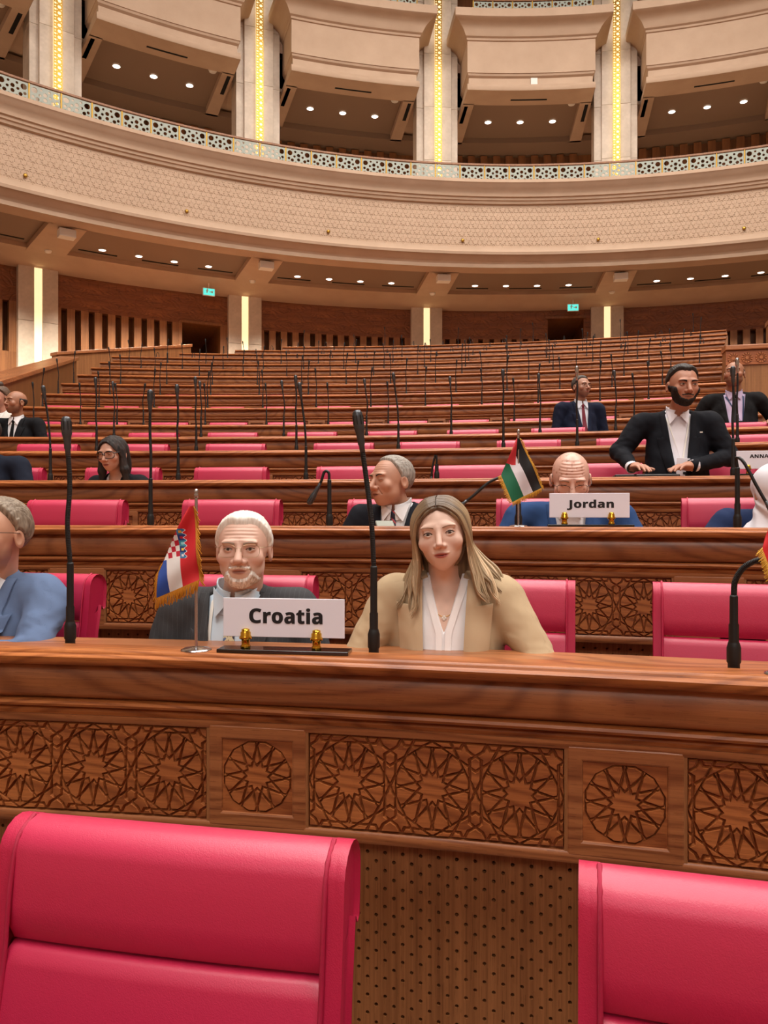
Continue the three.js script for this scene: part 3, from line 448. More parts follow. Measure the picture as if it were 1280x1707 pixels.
const CARVE_SPAN = (k) => [thetaAt(-900, ROWS[k].R), thetaAt(2200, ROWS[k].R)], NEAR_SPAN = (k) => [thetaAt(-200, ROWS[k].R), thetaAt(1480, ROWS[k].R)];
ROWS.forEach((row, k) => {
  const [a, b] = deskSpan(k), R = row.R, yT = row.top, n = Math.max(16, Math.round((b - a) * R / 0.25));
  const d = thing('desk_row', k === 0 ? 'curved brown wood desk row directly before the camera' : 'long curved brown wood desk, ' + rowName(k) + ' row from the front', 'desk');
  const sw = (name, prof, mat) => mesh(name, sweepArc(prof.map(([r, y]) => [R + r, yT + y]), OX, OZ, a, b, n), mat, d);
  sw('top_ledge', profTop, M.woodTop); sw('frieze', profFrieze, M.woodB); sw('bead_moulding', profBead, M.woodTop); sw('apron_board', profBoard, M.carve2); sw('apron_top_rail', profRailTop, M.wood); sw('apron_bottom_rail', profRailLow, M.wood); sw('writing_surface', profWrite, M.wood);
  const drop = (k ? row.floor - ROWS[k - 1].floor : 0.25) + DESK_H;
  sw('kick_backing', [[0.2, -drop - 0.01], [0.2, -0.43]], M.woodV);
  for (const t of [a, b]) { const e = mesh('end_panel', merge([box(0.03, drop - 0.02, 0.5, 0, -drop / 2, -0.28)]), M.woodV, d); e.position.set(...polar(R, t, yT - 0.03)); e.rotation.y = -t; }
  if (k === 0) return;
  // carved apron: medallion + wide panel per period
  const [c0, c1] = k < 6 ? CARVE_SPAN(k) : [a + 0.01, b - 0.01], step = PERIOD / R, ref = thetaAt(k === 2 ? 128 : k === 1 ? 428 : 428, R + 0.05);
  const place = (o, t, dy, r = 0.0655) => { o.position.set(...polar(R + r, t, yT + dy)); o.rotation.y = -t; return o; };
  const j0 = Math.ceil((c0 - ref) / step), j1 = Math.floor((c1 - ref) / step);
  if (k > 9) { return; }
  for (let j = j0; j <= j1; j++) {
    const tm = ref + j * step, tw = tm + step / 2, [v0, v1] = k <= 2 ? NEAR_SPAN(k) : [0, 0];
    if (k <= 2 && tw > v0 && tm < v1) {
      const med = mesh('medallion_panel', medFrame, M.wood, d); place(med, tm, -0.294, 0.0655);
      mesh('panel_ground', box(MED - 0.02, MED - 0.02, 0.004, 0, 0, 0.002), M.carve2, med); mesh('panel_field', medField, M.carve, med);
      if (tw < c1) { const wp = mesh('carved_panel', box(WIDE[0], WIDE[1], 0.003, 0, 0, 0.0015), M.carve2, d); place(wp, tw, -0.294);
        for (const [nm, g] of wideBig) mesh(nm, g, M.carve, wp).position.z = 0.003;
        const q = mesh('small_carving', wideSmall, M.carve, wp); q.position.z = 0.003; q.userData.kind = 'stuff'; }
      for (const [nm, g] of medBig) mesh(nm, g, M.carve, med).position.z = 0.004;
      if (medSmall) { const q = mesh('small_carving', medSmall, M.carve, med); q.position.z = 0.004; q.userData.kind = 'stuff'; }
      for (const s of [-1, 1]) place(mesh('stile', box(0.012, 0.222, 0.014, 0, 0, 0.007), M.woodV, d), tm + s * 0.1185 / R, -0.294);
    } else if (k <= 7) {
      const med = mesh('medallion_panel', medFrame, M.wood, d); place(med, tm, -0.294, 0.0655); const q = mesh('carving', medMerged, M.carve, med); q.userData.kind = 'stuff';
      if (tw < c1) { const w = mesh('carved_panel', wideMerged, M.carve, d); w.userData.kind = 'stuff'; place(w, tw, -0.294); }
    }
    // lower board
    if (k <= 3) { const lb = mesh('perforated_board', perfGeo, M.woodV, d); lb.position.set(...polar(R + 0.15, tw, yT - 0.43 - 0.68)); lb.rotation.y = -tw; const st = mesh('lower_stile', box(0.115, 0.68, 0.016, 0, 0.34, 0.008), M.woodV, d); st.position.set(...polar(R + 0.15, tm, yT - 0.43 - 0.68)); st.rotation.y = -tm; }
    else { const lb = mesh('lower_board', plainBoard, M.woodV, d); lb.position.set(...polar(R + 0.15, tw, yT - 0.43 - 0.68)); lb.rotation.y = -tw; }
  }
});
// stair side walls
function slabWall(name, label, p, q, h0p, h0q, y0, th, mat, capMat) {   // p, q: [x, z]; top heights above eye at p and q
  const dx = q[0] - p[0], dz = q[1] - p[1], L = Math.hypot(dx, dz), s = structure(name, label, null, null);
  const sp = new THREE.Shape(); sp.moveTo(0, Y(y0)); sp.lineTo(L, Y(y0)); sp.lineTo(L, Y(h0q)); sp.lineTo(0, Y(h0p)); sp.lineTo(0, Y(y0));
  const w = mesh('panelling', metreUV(new THREE.ExtrudeGeometry(sp, { depth: th, bevelEnabled: false })), mat, s);
  const cp = new THREE.Shape(); cp.moveTo(0, Y(h0p)); cp.lineTo(L, Y(h0q)); cp.lineTo(L, Y(h0q) + 0.05); cp.lineTo(0, Y(h0p) + 0.05); cp.lineTo(0, Y(h0p));
  const c = mesh('cap_rail', metreUV(new THREE.ExtrudeGeometry(cp, { depth: th + 0.08, bevelEnabled: true, bevelSize: 0.012, bevelThickness: 0.012, bevelSegments: 2 })), capMat || M.wood, s); c.position.z = -0.04;
  s.position.set(p[0], 0, p[1]); s.rotation.y = -Math.atan2(dz, dx); return s;
}
slabWall('wall_stair', 'sloping wood side wall with broad cap rail at the left aisle', [-5.2, -9.2], [-6.95, -16.6], 1.45, 3.3, -1, 0.3, M.woodWall);
slabWall('wall_stair', 'low light wood wall by the left doorway behind the upper rows', [-7.9, -18.3], [-5.55, -21.6], 3.72, 4.62, 0, 0.2, M.woodWall2);
{ const s = slabWall('wall_stair', 'wood wall with carved band beyond the right aisle', [5.12, -11.65], [9.5, -10.6], 2.4, 2.4, -1, 0.25, M.woodWall2);
  const L = Math.hypot(4.38, 1.05); mesh('carved_band', box(L, 0.2, 0.02, L / 2, Y(2.27), 0.26), M.carve2, s);
  for (let i = 0; i < 24; i++) { const m = mesh('rosette', medMerged, M.carve, s); m.scale.setScalar(0.95); m.position.set(0.1 + i * 0.19, Y(2.27), 0.27); if (i > 12) m.visible = true; } }
slabWall('wall_stair', 'small light wood parapet at the far right edge', [6.9, -13.9], [9.2, -13.2], 3.35, 3.35, 0, 0.2, M.woodWall2);
// ------------------------------------------------------------------ chairs
// cushion: closed side profile [[y, z], ...] swept across the width with rounded ends
function cushion(prof, w, er, puff = 0, nx = 24) {
  const n = prof.length; let cy = 0, cz = 0; prof.forEach(([y, z]) => { cy += y / n; cz += z / n; });
  const xs = []; for (let i = 0; i <= 5; i++) { const a = i / 5 * Math.PI / 2; xs.push([-w / 2 + er * (1 - Math.sin(a)) * 1, Math.cos(a)]); } xs.reverse();
  const cols = []; // [x, insetAmount 0..1]
  for (let i = 0; i <= 5; i++) { const a = i / 5 * Math.PI / 2; cols.push([-w / 2 + er * (1 - Math.cos(Math.PI / 2 - a)), 1 - Math.sin(a)]); }
  for (let i = 1; i < nx; i++) cols.push([-w / 2 + er + (w - 2 * er) * i / nx, 0]);
  for (let i = 5; i >= 0; i--) { const a = i / 5 * Math.PI / 2; cols.push([w / 2 - er * (1 - Math.cos(Math.PI / 2 - a)), 1 - Math.sin(a)]); }
  const nrm = prof.map((p, i) => { const a = prof[(i + n - 1) % n], b = prof[(i + 1) % n], dy = b[0] - a[0], dz = b[1] - a[1], l = Math.hypot(dy, dz) || 1; return [dz / l, -dy / l]; });
  let Ar = 0; prof.forEach((p, i) => { const b = prof[(i + 1) % n]; Ar += p[0] * b[1] - b[0] * p[1]; }); const sg = Ar > 0 ? 1 : -1;
  const pos = [], uv = [], idx = [];
  cols.forEach(([x, s]) => { let L = 0; const k = 1 - (2 * x / w) ** 2; for (let j = 0; j <= n; j++) { const q = j % n, p = prof[q], m = nrm[q]; if (j) { const o = prof[(j - 1) % n]; L += Math.hypot(p[0] - o[0], p[1] - o[1]); } pos.push(x, p[0] - sg * m[0] * s * er + puff * k * sg * m[0] * 0, p[1] - sg * m[1] * s * er + puff * k * (p[1] > cz ? 1 : 0)); uv.push(x, L); } });
  const C = cols.length, W = n + 1;
  for (let i = 0; i < C - 1; i++) for (let j = 0; j < n; j++) { const a = i * W + j, b = a + 1, c = a + W, d = c + 1; if (sg > 0) idx.push(a, b, c, b, d, c); else idx.push(a, c, b, b, c, d); }
  for (const e of [0, C - 1]) { const o = pos.length / 3; pos.push(cols[e][0], cy, cz); uv.push(0, 0); for (let j = 0; j < n; j++) { const a = e * W + j, b = a + 1; if ((e === 0) === (sg > 0)) idx.push(o, b, a); else idx.push(o, a, b); } }
  let g = new THREE.BufferGeometry(); g.setAttribute('position', new THREE.Float32BufferAttribute(pos, 3)); g.setAttribute('uv', new THREE.Float32BufferAttribute(uv, 2)); g.setIndex(idx);
  g.computeVertexNormals(); return g;
}
function arcPts(cy, cz, r, a0, a1, n) { const o = []; for (let i = 0; i <= n; i++) { const a = mix(a0, a1, i / n) * D2R; o.push([cy + r * Math.sin(a), cz + r * Math.cos(a)]); } return o; }
const T = SEAT_UP;
// upper pad rolls over the top and hangs behind as a flap
const padUp = [[T - 0.158, 0.034], [T - 0.14, 0.046], [T - 0.11, 0.05], [T - 0.07, 0.05], ...arcPts(T - 0.046, 0.004, 0.046, 8, 172, 9), [T - 0.07, -0.044], [T - 0.1, -0.044], [T - 0.108, -0.036], [T - 0.1, -0.022], [T - 0.13, -0.01], [T - 0.157, 0.0]];
const padLow = [[T - 0.44, 0.05], [T - 0.42, 0.064], [T - 0.3, 0.064], [T - 0.186, 0.053], [T - 0.168, 0.046], [T - 0.161, 0.034], [T - 0.162, 0.0], [T - 0.3, -0.006], [T - 0.44, 0.0]];
const bolster = [[T - 0.46, 0.052], [T - 0.44, 0.062], [T - 0.3, 0.06], [T - 0.18, 0.05], [T - 0.08, 0.049], ...arcPts(T - 0.047, 0.003, 0.047, 8, 172, 8), [T - 0.08, -0.046], [T - 0.112, -0.046], [T - 0.118, -0.034], [T - 0.105, -0.022], [T - 0.2, -0.014], [T - 0.44, -0.012]];
const CW = 0.5;
const chairGeo = { up: cushion(padUp, CW - 0.05, 0.006, 0.006), low: cushion(padLow, CW - 0.05, 0.008, 0.008), bol: cushion(bolster, 0.026, 0.008, 0, 3), seat: new RoundedBoxGeometry(CW - 0.02, 0.1, 0.46, 4, 0.035).translate(0, 0.47, 0.27), post: new THREE.CylinderGeometry(0.035, 0.04, 0.4, 14).translate(0, 0.24, 0.24), foot: lathe([[0, 0], [0.2, 0], [0.2, 0.015], [0.06, 0.05], [0, 0.05]], 24).translate(0, 0, 0.24), spine: box(0.12, 0.42, 0.025, 0, 0.66, -0.02), pipe: tube([[0, T - 0.44, 0.066], [0, T - 0.3, 0.064], [0, T - 0.18, 0.054], [0, T - 0.08, 0.053], [0, T - 0.02, 0.042], [0, T + 0.001, 0.01]], 0.0035, 24, 6) };
metreUV(chairGeo.seat);
const chairProto = new THREE.Group();
{
  const up = mesh('upper_backrest_pad', chairGeo.up, M.leather, chairProto), low = mesh('lower_backrest_pad', chairGeo.low, M.leather, chairProto);
  for (const s of [-1, 1]) { const b = mesh('side_bolster', chairGeo.bol, M.leatherEdge, chairProto); b.position.x = s * (CW / 2 - 0.014); const p = mesh('piping', chairGeo.pipe, M.leatherEdge, b); p.position.x = -s * 0.012; }
  mesh('seat', chairGeo.seat, M.leather, chairProto); mesh('pedestal', chairGeo.post, M.black, chairProto); mesh('base', chairGeo.foot, M.black, chairProto); mesh('spine', chairGeo.spine, M.black, chairProto);
  chairProto.children.forEach((c) => { if (/pad|bolster|spine/.test(c.name)) { c.rotation.x = -0.12; c.position.y += 0.0; c.position.z += 0.09; } });
}
function chairAt(k, u, opt = {}) {
  const row = ROWS[k], R = row.R + CHAIR_BACK + (opt.back || 0), t = thetaAt(u, R), g = chairProto.clone();
  g.name = numbered('conference_chair'); g.position.set(...polar(R, t, row.floor)); g.rotation.y = -t + (opt.turn || 0); g.userData = { label: opt.label, category: 'chair', group: opt.group || 'pink chairs behind desk row ' + rowName(k) };
  if (opt.scale) g.scale.setScalar(opt.scale); scene.add(g); return g;
}
const CHAIRS = {
  0: [[286, { scale: 1.03, turn: -0.01, back: 0.1, label: 'large pink leather chair in the left foreground' }], [1340, { scale: 1.03, back: 0.1, turn: 0.0, label: 'pink leather chair at the right edge of the foreground' }]],
  1: [[52, { turn: -0.16, label: 'pink leather chair behind the man in the blue suit' }], [402, { label: 'pink leather chair behind the white-bearded man' }], [822, { turn: -0.03, label: 'pink leather chair behind the woman in the beige blazer' }], [1240, { label: 'empty pink leather chair behind the bent microphone at the right' }]],
  2: [[127], [386], [664], [917], [1237]], 3: [[10], [205], [385], [590], [787], [1000], [1190]], 4: [[80], [231], [393], [573], [715], [881], [1050], [1250]],
  5: [[-16], [118], [256], [388], [520], [653], [788], [930], [1090], [1245]], 6: [[85], [179], [282], [381], [478], [578], [680], [782], [884], [992], [1100]],
  7: [[107], [203], [292], [379], [467], [556], [643], [736], [828], [920], [1016], [1105]], 8: [[134], [213], [301], [375], [455], [540], [620], [703], [783], [868], [955], [1050], [1130]]
};
for (const k in CHAIRS) CHAIRS[k].forEach(([u, o], i) => chairAt(+k, u, { label: 'pink leather chair, ' + ORD[i] + ' from left behind the ' + rowName(+k) + ' desk row', turn: (rnd() - 0.5) * 0.07, ...(o || {}) }));

// ------------------------------------------------------------------ gooseneck microphones (origin on the writing surface)
function capsule() { return bigCap(lathe([[0, 0.062], [0.006, 0.061], [0.0095, 0.056], [0.0105, 0.046], [0.0105, 0.022], [0.009, 0.016], [0.0075, 0.004], [0.007, -0.012], [0.0055, -0.016], [0.0052, -0.03], [0.0, -0.03]], 14)); }
function bigCap(g) { return g.scale(1.22, 1.1, 1.22); }
const slotGeo = merge([0, 1, 2, 3, 4, 5, 6, 7].map((k) => box(0.002, 0.022, 0.002, 0.0124, 0.044, 0).rotateY(k * Math.PI / 4)));
function micGeometry(path, detailed) {
  const pts = path.map((p) => new THREE.Vector3(...p)), c = new THREE.CatmullRomCurve3(pts), end = c.getPoint(1), dir = c.getTangent(1), q = new THREE.Quaternion().setFromUnitVectors(new THREE.Vector3(0, 1, 0), dir);
  const put = (g) => g.applyQuaternion(q).translate(end.x, end.y, end.z);
  const neck = new THREE.TubeGeometry(c, detailed ? 60 : 20, 0.0062, detailed ? 8 : 5);
  const ribs = []; if (detailed) for (let i = 3; i < 70; i++) { const t = i / 74, p = c.getPointAt(t), d = c.getTangentAt(t); ribs.push(new THREE.TorusGeometry(0.006, 0.0009, 4, 10).applyQuaternion(new THREE.Quaternion().setFromUnitVectors(new THREE.Vector3(0, 0, 1), d)).translate(p.x, p.y, p.z)); }
  return { neck: detailed ? merge([neck, ...ribs]) : neck, cap: put(capsule()), slots: put(slotGeo.clone()), y0: path[0][1], x0: path[0][0] };
}
const stemGeo = (x, y) => lathe([[0, 0], [0.0125, 0], [0.0125, 0.056], [0.0148, 0.06], [0.0148, 0.09], [0.012, 0.1], [0.0105, 0.104], [0.0105, 0.14], [0.0088, 0.143], [0.0085, y], [0.0075, y + 0.004], [0, y + 0.004]], 16);
const MIC = {
  straight: micGeometry([[0, 0.25, 0], [-0.005, 0.36, 0.004], [-0.018, 0.46, 0.0], [-0.03, 0.56, 0.01]], true),
  upright: micGeometry([[0, 0.25, 0], [-0.004, 0.35, 0.006], [0.001, 0.45, 0.004], [-0.002, 0.56, 0.01]], true),
  archRight: micGeometry([[0, 0.2, 0], [0.003, 0.235, 0], [0.022, 0.268, 0.01], [0.06, 0.285, 0.02], [0.11, 0.28, 0.03], [0.16, 0.25, 0.03]], true),
  downLeft: micGeometry([[0, 0.24, 0], [-0.004, 0.275, 0], [-0.018, 0.278, 0], [-0.035, 0.235, 0.0], [-0.055, 0.2, 0.0]], false),
  slantLeft: micGeometry([[0, 0.2, 0], [-0.03, 0.25, 0], [-0.1, 0.235, 0.01], [-0.18, 0.17, 0.02], [-0.225, 0.135, 0.02]], false),
  slantRight: micGeometry([[0, 0.27, 0], [-0.004, 0.31, 0.004], [0.012, 0.3, 0.02], [0.06, 0.2, 0.04], [0.1, 0.12, 0.05]], false),
  thin: micGeometry([[0, 0.25, 0], [0.006, 0.33, 0], [0.0, 0.42, 0], [-0.008, 0.52, 0]], false),
  thinB: micGeometry([[0, 0.25, 0], [-0.008, 0.35, 0], [0.004, 0.44, 0], [0.014, 0.52, 0]], false),
  folded: micGeometry([[0, 0.1, 0], [0.004, 0.16, 0], [0.03, 0.2, 0], [0.055, 0.16, 0], [0.06, 0.1, 0]], false),
  low: micGeometry([[0, 0.1, 0], [-0.004, 0.2, 0], [-0.02, 0.15, 0], [-0.035, 0.04, 0]], false)
};
const micOne = {}; for (const k in MIC) micOne[k] = merge([stemGeo(0, MIC[k].y0), MIC[k].neck, MIC[k].cap]);
function micAt(k, u, style, label, opt = {}) {
  const row = ROWS[k], R = row.R + 0.14, t = thetaAt(u, R), m = MIC[style], p = polar(R, t, row.top - 0.055);
  if (k >= 6 && !opt.parts) { const o = mesh(numbered('gooseneck_microphone'), micOne[style], M.black, scene); o.position.set(...p); o.rotation.y = -t + (opt.turn || 0); o.scale.set(opt.flip ? -1 : 1, opt.s || 1, 1); o.userData = { label, category: 'microphone', group: 'gooseneck microphones on desk row ' + rowName(k) }; return o; }
  const g = thing('gooseneck_microphone', label, 'microphone', p, -t + (opt.turn || 0), 'gooseneck microphones on desk row ' + rowName(k));
  mesh('stem', stemGeo(0, m.y0), M.black, g); mesh('gooseneck', m.neck, M.black, g); const c = mesh('capsule', m.cap, opt.silver ? M.chrome : M.micMetal, g); mesh('grille_slots', m.slots, M.black, c); if (opt.flip) g.scale.x = -1; if (opt.s) g.scale.y = opt.s; return g;
}
const micLabel = (k, i) => 'black gooseneck microphone, ' + ORD[i] + ' from left on the ' + rowName(k) + ' desk row';
micAt(1, 117, 'upright', 'tall black upright gooseneck microphone beside the man in the blue suit'); micAt(1, 623, 'straight', 'tall black gooseneck microphone between the bearded man and the blonde woman'); micAt(1, 1223, 'archRight', 'black microphone arched over to the right before the empty pink chair');
micAt(2, 251, 'upright', 'black gooseneck microphone above the flag with the red chequered shield', { flip: true }); micAt(2, 549, 'downLeft', 'short black microphone bent down to the left beside the grey-haired man'); micAt(2, 864, 'slantLeft', 'black microphone slanting down left behind the flag with the red triangle'); micAt(2, 1229, 'slantRight', 'black microphone slanting down to the person in the white headscarf');
const MICS = { 3: [[84, 'straight'], [297, 'upright'], [510, 'straight'], [728, 'low'], [1222, 'upright']], 4: [[161, 'upright'], [327, 'upright'], [494, 'upright'], [664, 'straight'], [839, 'upright'], [962, 'upright', { silver: true }], [1229, 'upright', { silver: true }]],
  5: [[190, 'thin'], [335, 'thin'], [473, 'thinB', { flip: true }], [611, 'thinB', { flip: true }], [752, 'thin'], [900, 'thin'], [1026, 'thin']], 6: [[56, 'thin'], [134, 'thin'], [195, 'thinB', { flip: true }], [239, 'thinB'], [342, 'thin'], [444, 'thin'], [547, 'thin'], [647, 'thin'], [752, 'thin'], [857, 'thin'], [962, 'thin'], [1057, 'thinB', { flip: true }]] };
for (const k in MICS) MICS[k].forEach(([u, s, o], i) => micAt(+k, u, s, micLabel(+k, i), o));
const SEATED = { 7: [71, 165, 257, 346, 438, 527, 618, 709, 803, 897, 1000, 1081], 8: [97, 183, 267, 351, 432, 514, 595, 677, 760, 845, 933, 1020, 1104], 9: [123, 201, 278, 354, 429, 503, 577, 651, 726, 802, 881, 961, 1040, 1118] };
for (const k in SEATED) SEATED[k].forEach((u, i) => micAt(+k, u, i % 3 ? 'thin' : 'thinB', micLabel(+k, i), { flip: rnd() < 0.5, s: 0.95 + rnd() * 0.12 }));
for (let k = 10; k < ROWS.length; k++) {
  const R = ROWS[k].R + 0.14, st = 0.81 / R, [a, b] = deskSpan(k), ref = thetaAt([696, 640, 655, 670, 645, 660, 690][k - 10], R); let i = 0;
  for (let t = ref + Math.ceil((a + 0.012 - ref) / st) * st; t < b - 0.012; t += st) {
    const P = polar(R, t), u = 640 + FPX * P[0] / -P[2]; const style = k < 13 ? (i % 3 ? 'thin' : 'thinB') : ['folded', 'low', 'thin', 'folded', 'low'][(i * 2 + k) % 5];
    micAt(k, u, style, micLabel(k, Math.min(i, 17)), { flip: rnd() < 0.5, s: 0.92 + rnd() * 0.15 }); i++;
  }
}
// ------------------------------------------------------------------ people: distance fields meshed with surface nets
const len3 = (x, y, z) => Math.sqrt(x * x + y * y + z * z);
const smin = (a, b, k) => { const h = Math.max(k - Math.abs(a - b), 0) / k; return Math.min(a, b) - h * h * k * 0.25; };
const smax = (a, b, k) => -smin(-a, -b, k);
function ell(x, y, z, cx, cy, cz, rx, ry, rz) { x -= cx; y -= cy; z -= cz; const k0 = len3(x / rx, y / ry, z / rz), k1 = len3(x / (rx * rx), y / (ry * ry), z / (rz * rz)); return k1 < 1e-9 ? -Math.min(rx, ry, rz) : k0 * (k0 - 1) / k1; }
const sph = (x, y, z, cx, cy, cz, r) => len3(x - cx, y - cy, z - cz) - r;
function cone(x, y, z, a, b, ra, rb) { const bx = b[0] - a[0], by = b[1] - a[1], bz = b[2] - a[2], px = x - a[0], py = y - a[1], pz = z - a[2]; const h = Math.max(0, Math.min(1, (px * bx + py * by + pz * bz) / (bx * bx + by * by + bz * bz))); return len3(px - bx * h, py - by * h, pz - bz * h) - (ra + (rb - ra) * h); }
function surfaceNets(f, lo, hi, cell, project = 2) {
  const n = [0, 1, 2].map((i) => Math.ceil((hi[i] - lo[i]) / cell) + 1), [nx, ny, nz] = n, V = new Float32Array(nx * ny * nz), B = 4;
  const at = (i, j, k) => i + nx * (j + ny * k);
  for (let k0 = 0; k0 < nz; k0 += B) for (let j0 = 0; j0 < ny; j0 += B) for (let i0 = 0; i0 < nx; i0 += B) {
    const h = (B - 1) / 2, d = f(lo[0] + (i0 + h) * cell, lo[1] + (j0 + h) * cell, lo[2] + (k0 + h) * cell), far = Math.abs(d) > B * cell * 1.35 + 0.012;
    for (let k = k0; k < Math.min(nz, k0 + B); k++) for (let j = j0; j < Math.min(ny, j0 + B); j++) for (let i = i0; i < Math.min(nx, i0 + B); i++) V[at(i, j, k)] = far ? d : f(lo[0] + i * cell, lo[1] + j * cell, lo[2] + k * cell);
  }
  const id = new Int32Array(nx * ny * nz).fill(-1), pos = [], idx = [];
  for (let k = 0; k < nz - 1; k++) for (let j = 0; j < ny - 1; j++) for (let i = 0; i < nx - 1; i++) {
    let sx = 0, sy = 0, sz = 0, c = 0, m = 0; for (let q = 0; q < 8; q++) if (V[at(i + (q & 1), j + ((q >> 1) & 1), k + (q >> 2))] < 0) m |= 1 << q;
    if (m === 0 || m === 255) continue;
    for (let q = 0; q < 8; q++) for (const b of [1, 2, 4]) { if (q & b) continue; const r = q | b; if (((m >> q) & 1) === ((m >> r) & 1)) continue; const a0 = V[at(i + (q & 1), j + ((q >> 1) & 1), k + (q >> 2))], a1 = V[at(i + (r & 1), j + ((r >> 1) & 1), k + (r >> 2))], t = a0 / (a0 - a1); sx += (q & 1) + (b === 1 ? t : 0); sy += ((q >> 1) & 1) + (b === 2 ? t : 0); sz += (q >> 2) + (b === 4 ? t : 0); c++; }
    id[at(i, j, k)] = pos.length / 3; pos.push(lo[0] + (i + sx / c) * cell, lo[1] + (j + sy / c) * cell, lo[2] + (k + sz / c) * cell);
  }
  for (let k = 1; k < nz - 1; k++) for (let j = 1; j < ny - 1; j++) for (let i = 1; i < nx - 1; i++) {
    const s = V[at(i, j, k)] < 0;
    if (s !== V[at(i + 1, j, k)] < 0) { const a = id[at(i, j - 1, k - 1)], b = id[at(i, j, k - 1)], c = id[at(i, j, k)], d = id[at(i, j - 1, k)]; if (a >= 0 && b >= 0 && c >= 0 && d >= 0) s ? idx.push(a, b, c, a, c, d) : idx.push(a, c, b, a, d, c); }
    if (s !== V[at(i, j + 1, k)] < 0) { const a = id[at(i - 1, j, k - 1)], b = id[at(i - 1, j, k)], c = id[at(i, j, k)], d = id[at(i, j, k - 1)]; if (a >= 0 && b >= 0 && c >= 0 && d >= 0) s ? idx.push(a, b, c, a, c, d) : idx.push(a, c, b, a, d, c); }
    if (s !== V[at(i, j, k + 1)] < 0) { const a = id[at(i - 1, j - 1, k)], b = id[at(i, j - 1, k)], c = id[at(i, j, k)], d = id[at(i - 1, j, k)]; if (a >= 0 && b >= 0 && c >= 0 && d >= 0) s ? idx.push(a, b, c, a, c, d) : idx.push(a, c, b, a, d, c); }
  }
  const nor = new Float32Array(pos.length), e = cell * 0.4;
  for (let v = 0; v < pos.length; v += 3) for (let it = 0; it <= project; it++) {
    const x = pos[v], y = pos[v + 1], z = pos[v + 2]; let gx = f(x + e, y, z) - f(x - e, y, z), gy = f(x, y + e, z) - f(x, y - e, z), gz = f(x, y, z + e) - f(x, y, z - e); const l = len3(gx, gy, gz) || 1; gx /= l; gy /= l; gz /= l;
    nor[v] = gx; nor[v + 1] = gy; nor[v + 2] = gz; if (it < project) { const d = Math.max(-cell * 0.5, Math.min(cell * 0.5, f(x, y, z))) * 0.8; pos[v] -= gx * d; pos[v + 1] -= gy * d; pos[v + 2] -= gz * d; }
  }
  const g = new THREE.BufferGeometry(); g.setAttribute('position', new THREE.Float32BufferAttribute(pos, 3)); g.setAttribute('normal', new THREE.BufferAttribute(nor, 3)); g.setIndex(idx); return metreUV(g);
}
const lin = (hex) => { const c = new THREE.Color(hex); return [c.r, c.g, c.b]; };
const mix3 = (a, b, t) => [mix(a[0], b[0], t), mix(a[1], b[1], t), mix(a[2], b[2], t)];
function paint(g, fn) { const p = g.attributes.position, n = g.attributes.normal, c = new Float32Array(p.count * 3); for (let i = 0; i < p.count; i++) { const q = fn(p.getX(i), p.getY(i), p.getZ(i), n); c[i * 3] = q[0]; c[i * 3 + 1] = q[1]; c[i * 3 + 2] = q[2]; } g.setAttribute('color', new THREE.BufferAttribute(c, 3)); return g; }
// thin patch laid on a distance field, seen from +z; left/right edges as functions of t (0 top .. 1 bottom) -> [x, y]
function drape(f, L, Rr, off, th, rows = 28, cols = 6, z0 = 0.45, bulge = 0) {
  const pos = [], uv = [], idx = [], W = cols + 1;
  for (const o of [off + th, off]) for (let i = 0; i <= rows; i++) for (let j = 0; j <= cols; j++) {
    const t = i / rows, a = L(t), b = Rr(t), x = mix(a[0], b[0], j / cols), y = mix(a[1], b[1], j / cols); let z = z0; for (let s = 0; s < 60; s++) { const d = f(x, y, z); if (d < 0.0006) break; z -= Math.max(d * 0.85, 0.0006); if (z < -0.3) break; }
    pos.push(x, y, z + o + bulge * 4 * (j / cols) * (1 - j / cols) * Math.min(1, (1 - t) * 4)); uv.push(x, y);
  }
  const N = (rows + 1) * W;
  for (let i = 0; i < rows; i++) for (let j = 0; j < cols; j++) { const a = i * W + j, b = a + 1, c = a + W, d = c + 1; idx.push(a, c, b, b, c, d, N + a, N + b, N + c, N + b, N + d, N + c); }
  const rim = []; for (let j = 0; j <= cols; j++) rim.push(j); for (let i = 1; i <= rows; i++) rim.push(i * W + cols); for (let j = cols - 1; j >= 0; j--) rim.push(rows * W + j); for (let i = rows - 1; i > 0; i--) rim.push(i * W);
  const base = pos.length / 3; for (const r of rim) { pos.push(pos[r * 3], pos[r * 3 + 1], pos[r * 3 + 2]); uv.push(0, 0); } for (const r of rim) { pos.push(pos[(N + r) * 3], pos[(N + r) * 3 + 1], pos[(N + r) * 3 + 2]); uv.push(0, 0); }
  for (let k = 0; k < rim.length; k++) { const k2 = (k + 1) % rim.length, a = base + k, b = base + k2, c = a + rim.length, d = b + rim.length; idx.push(a, b, c, b, d, c); }
  const g = new THREE.BufferGeometry(); g.setAttribute('position', new THREE.Float32BufferAttribute(pos, 3)); g.setAttribute('uv', new THREE.Float32BufferAttribute(uv, 2)); g.setIndex(idx); g.computeVertexNormals(); return g;
}
const poly = (pts) => (t) => { const n = pts.length - 1; let k = 0; while (k < n - 1 && t > pts[k + 1][0]) k++; const a = pts[k], b = pts[k + 1], s = Math.max(0, Math.min(1, (t - a[0]) / (b[0] - a[0]))); return [mix(a[1], b[1], s), mix(a[2], b[2], s)]; };

const LOW = 0.9;   // lower face length
const lowY = (y, lf) => y < 0.0115 ? 0.0115 + (y - 0.0115) / lf : y;
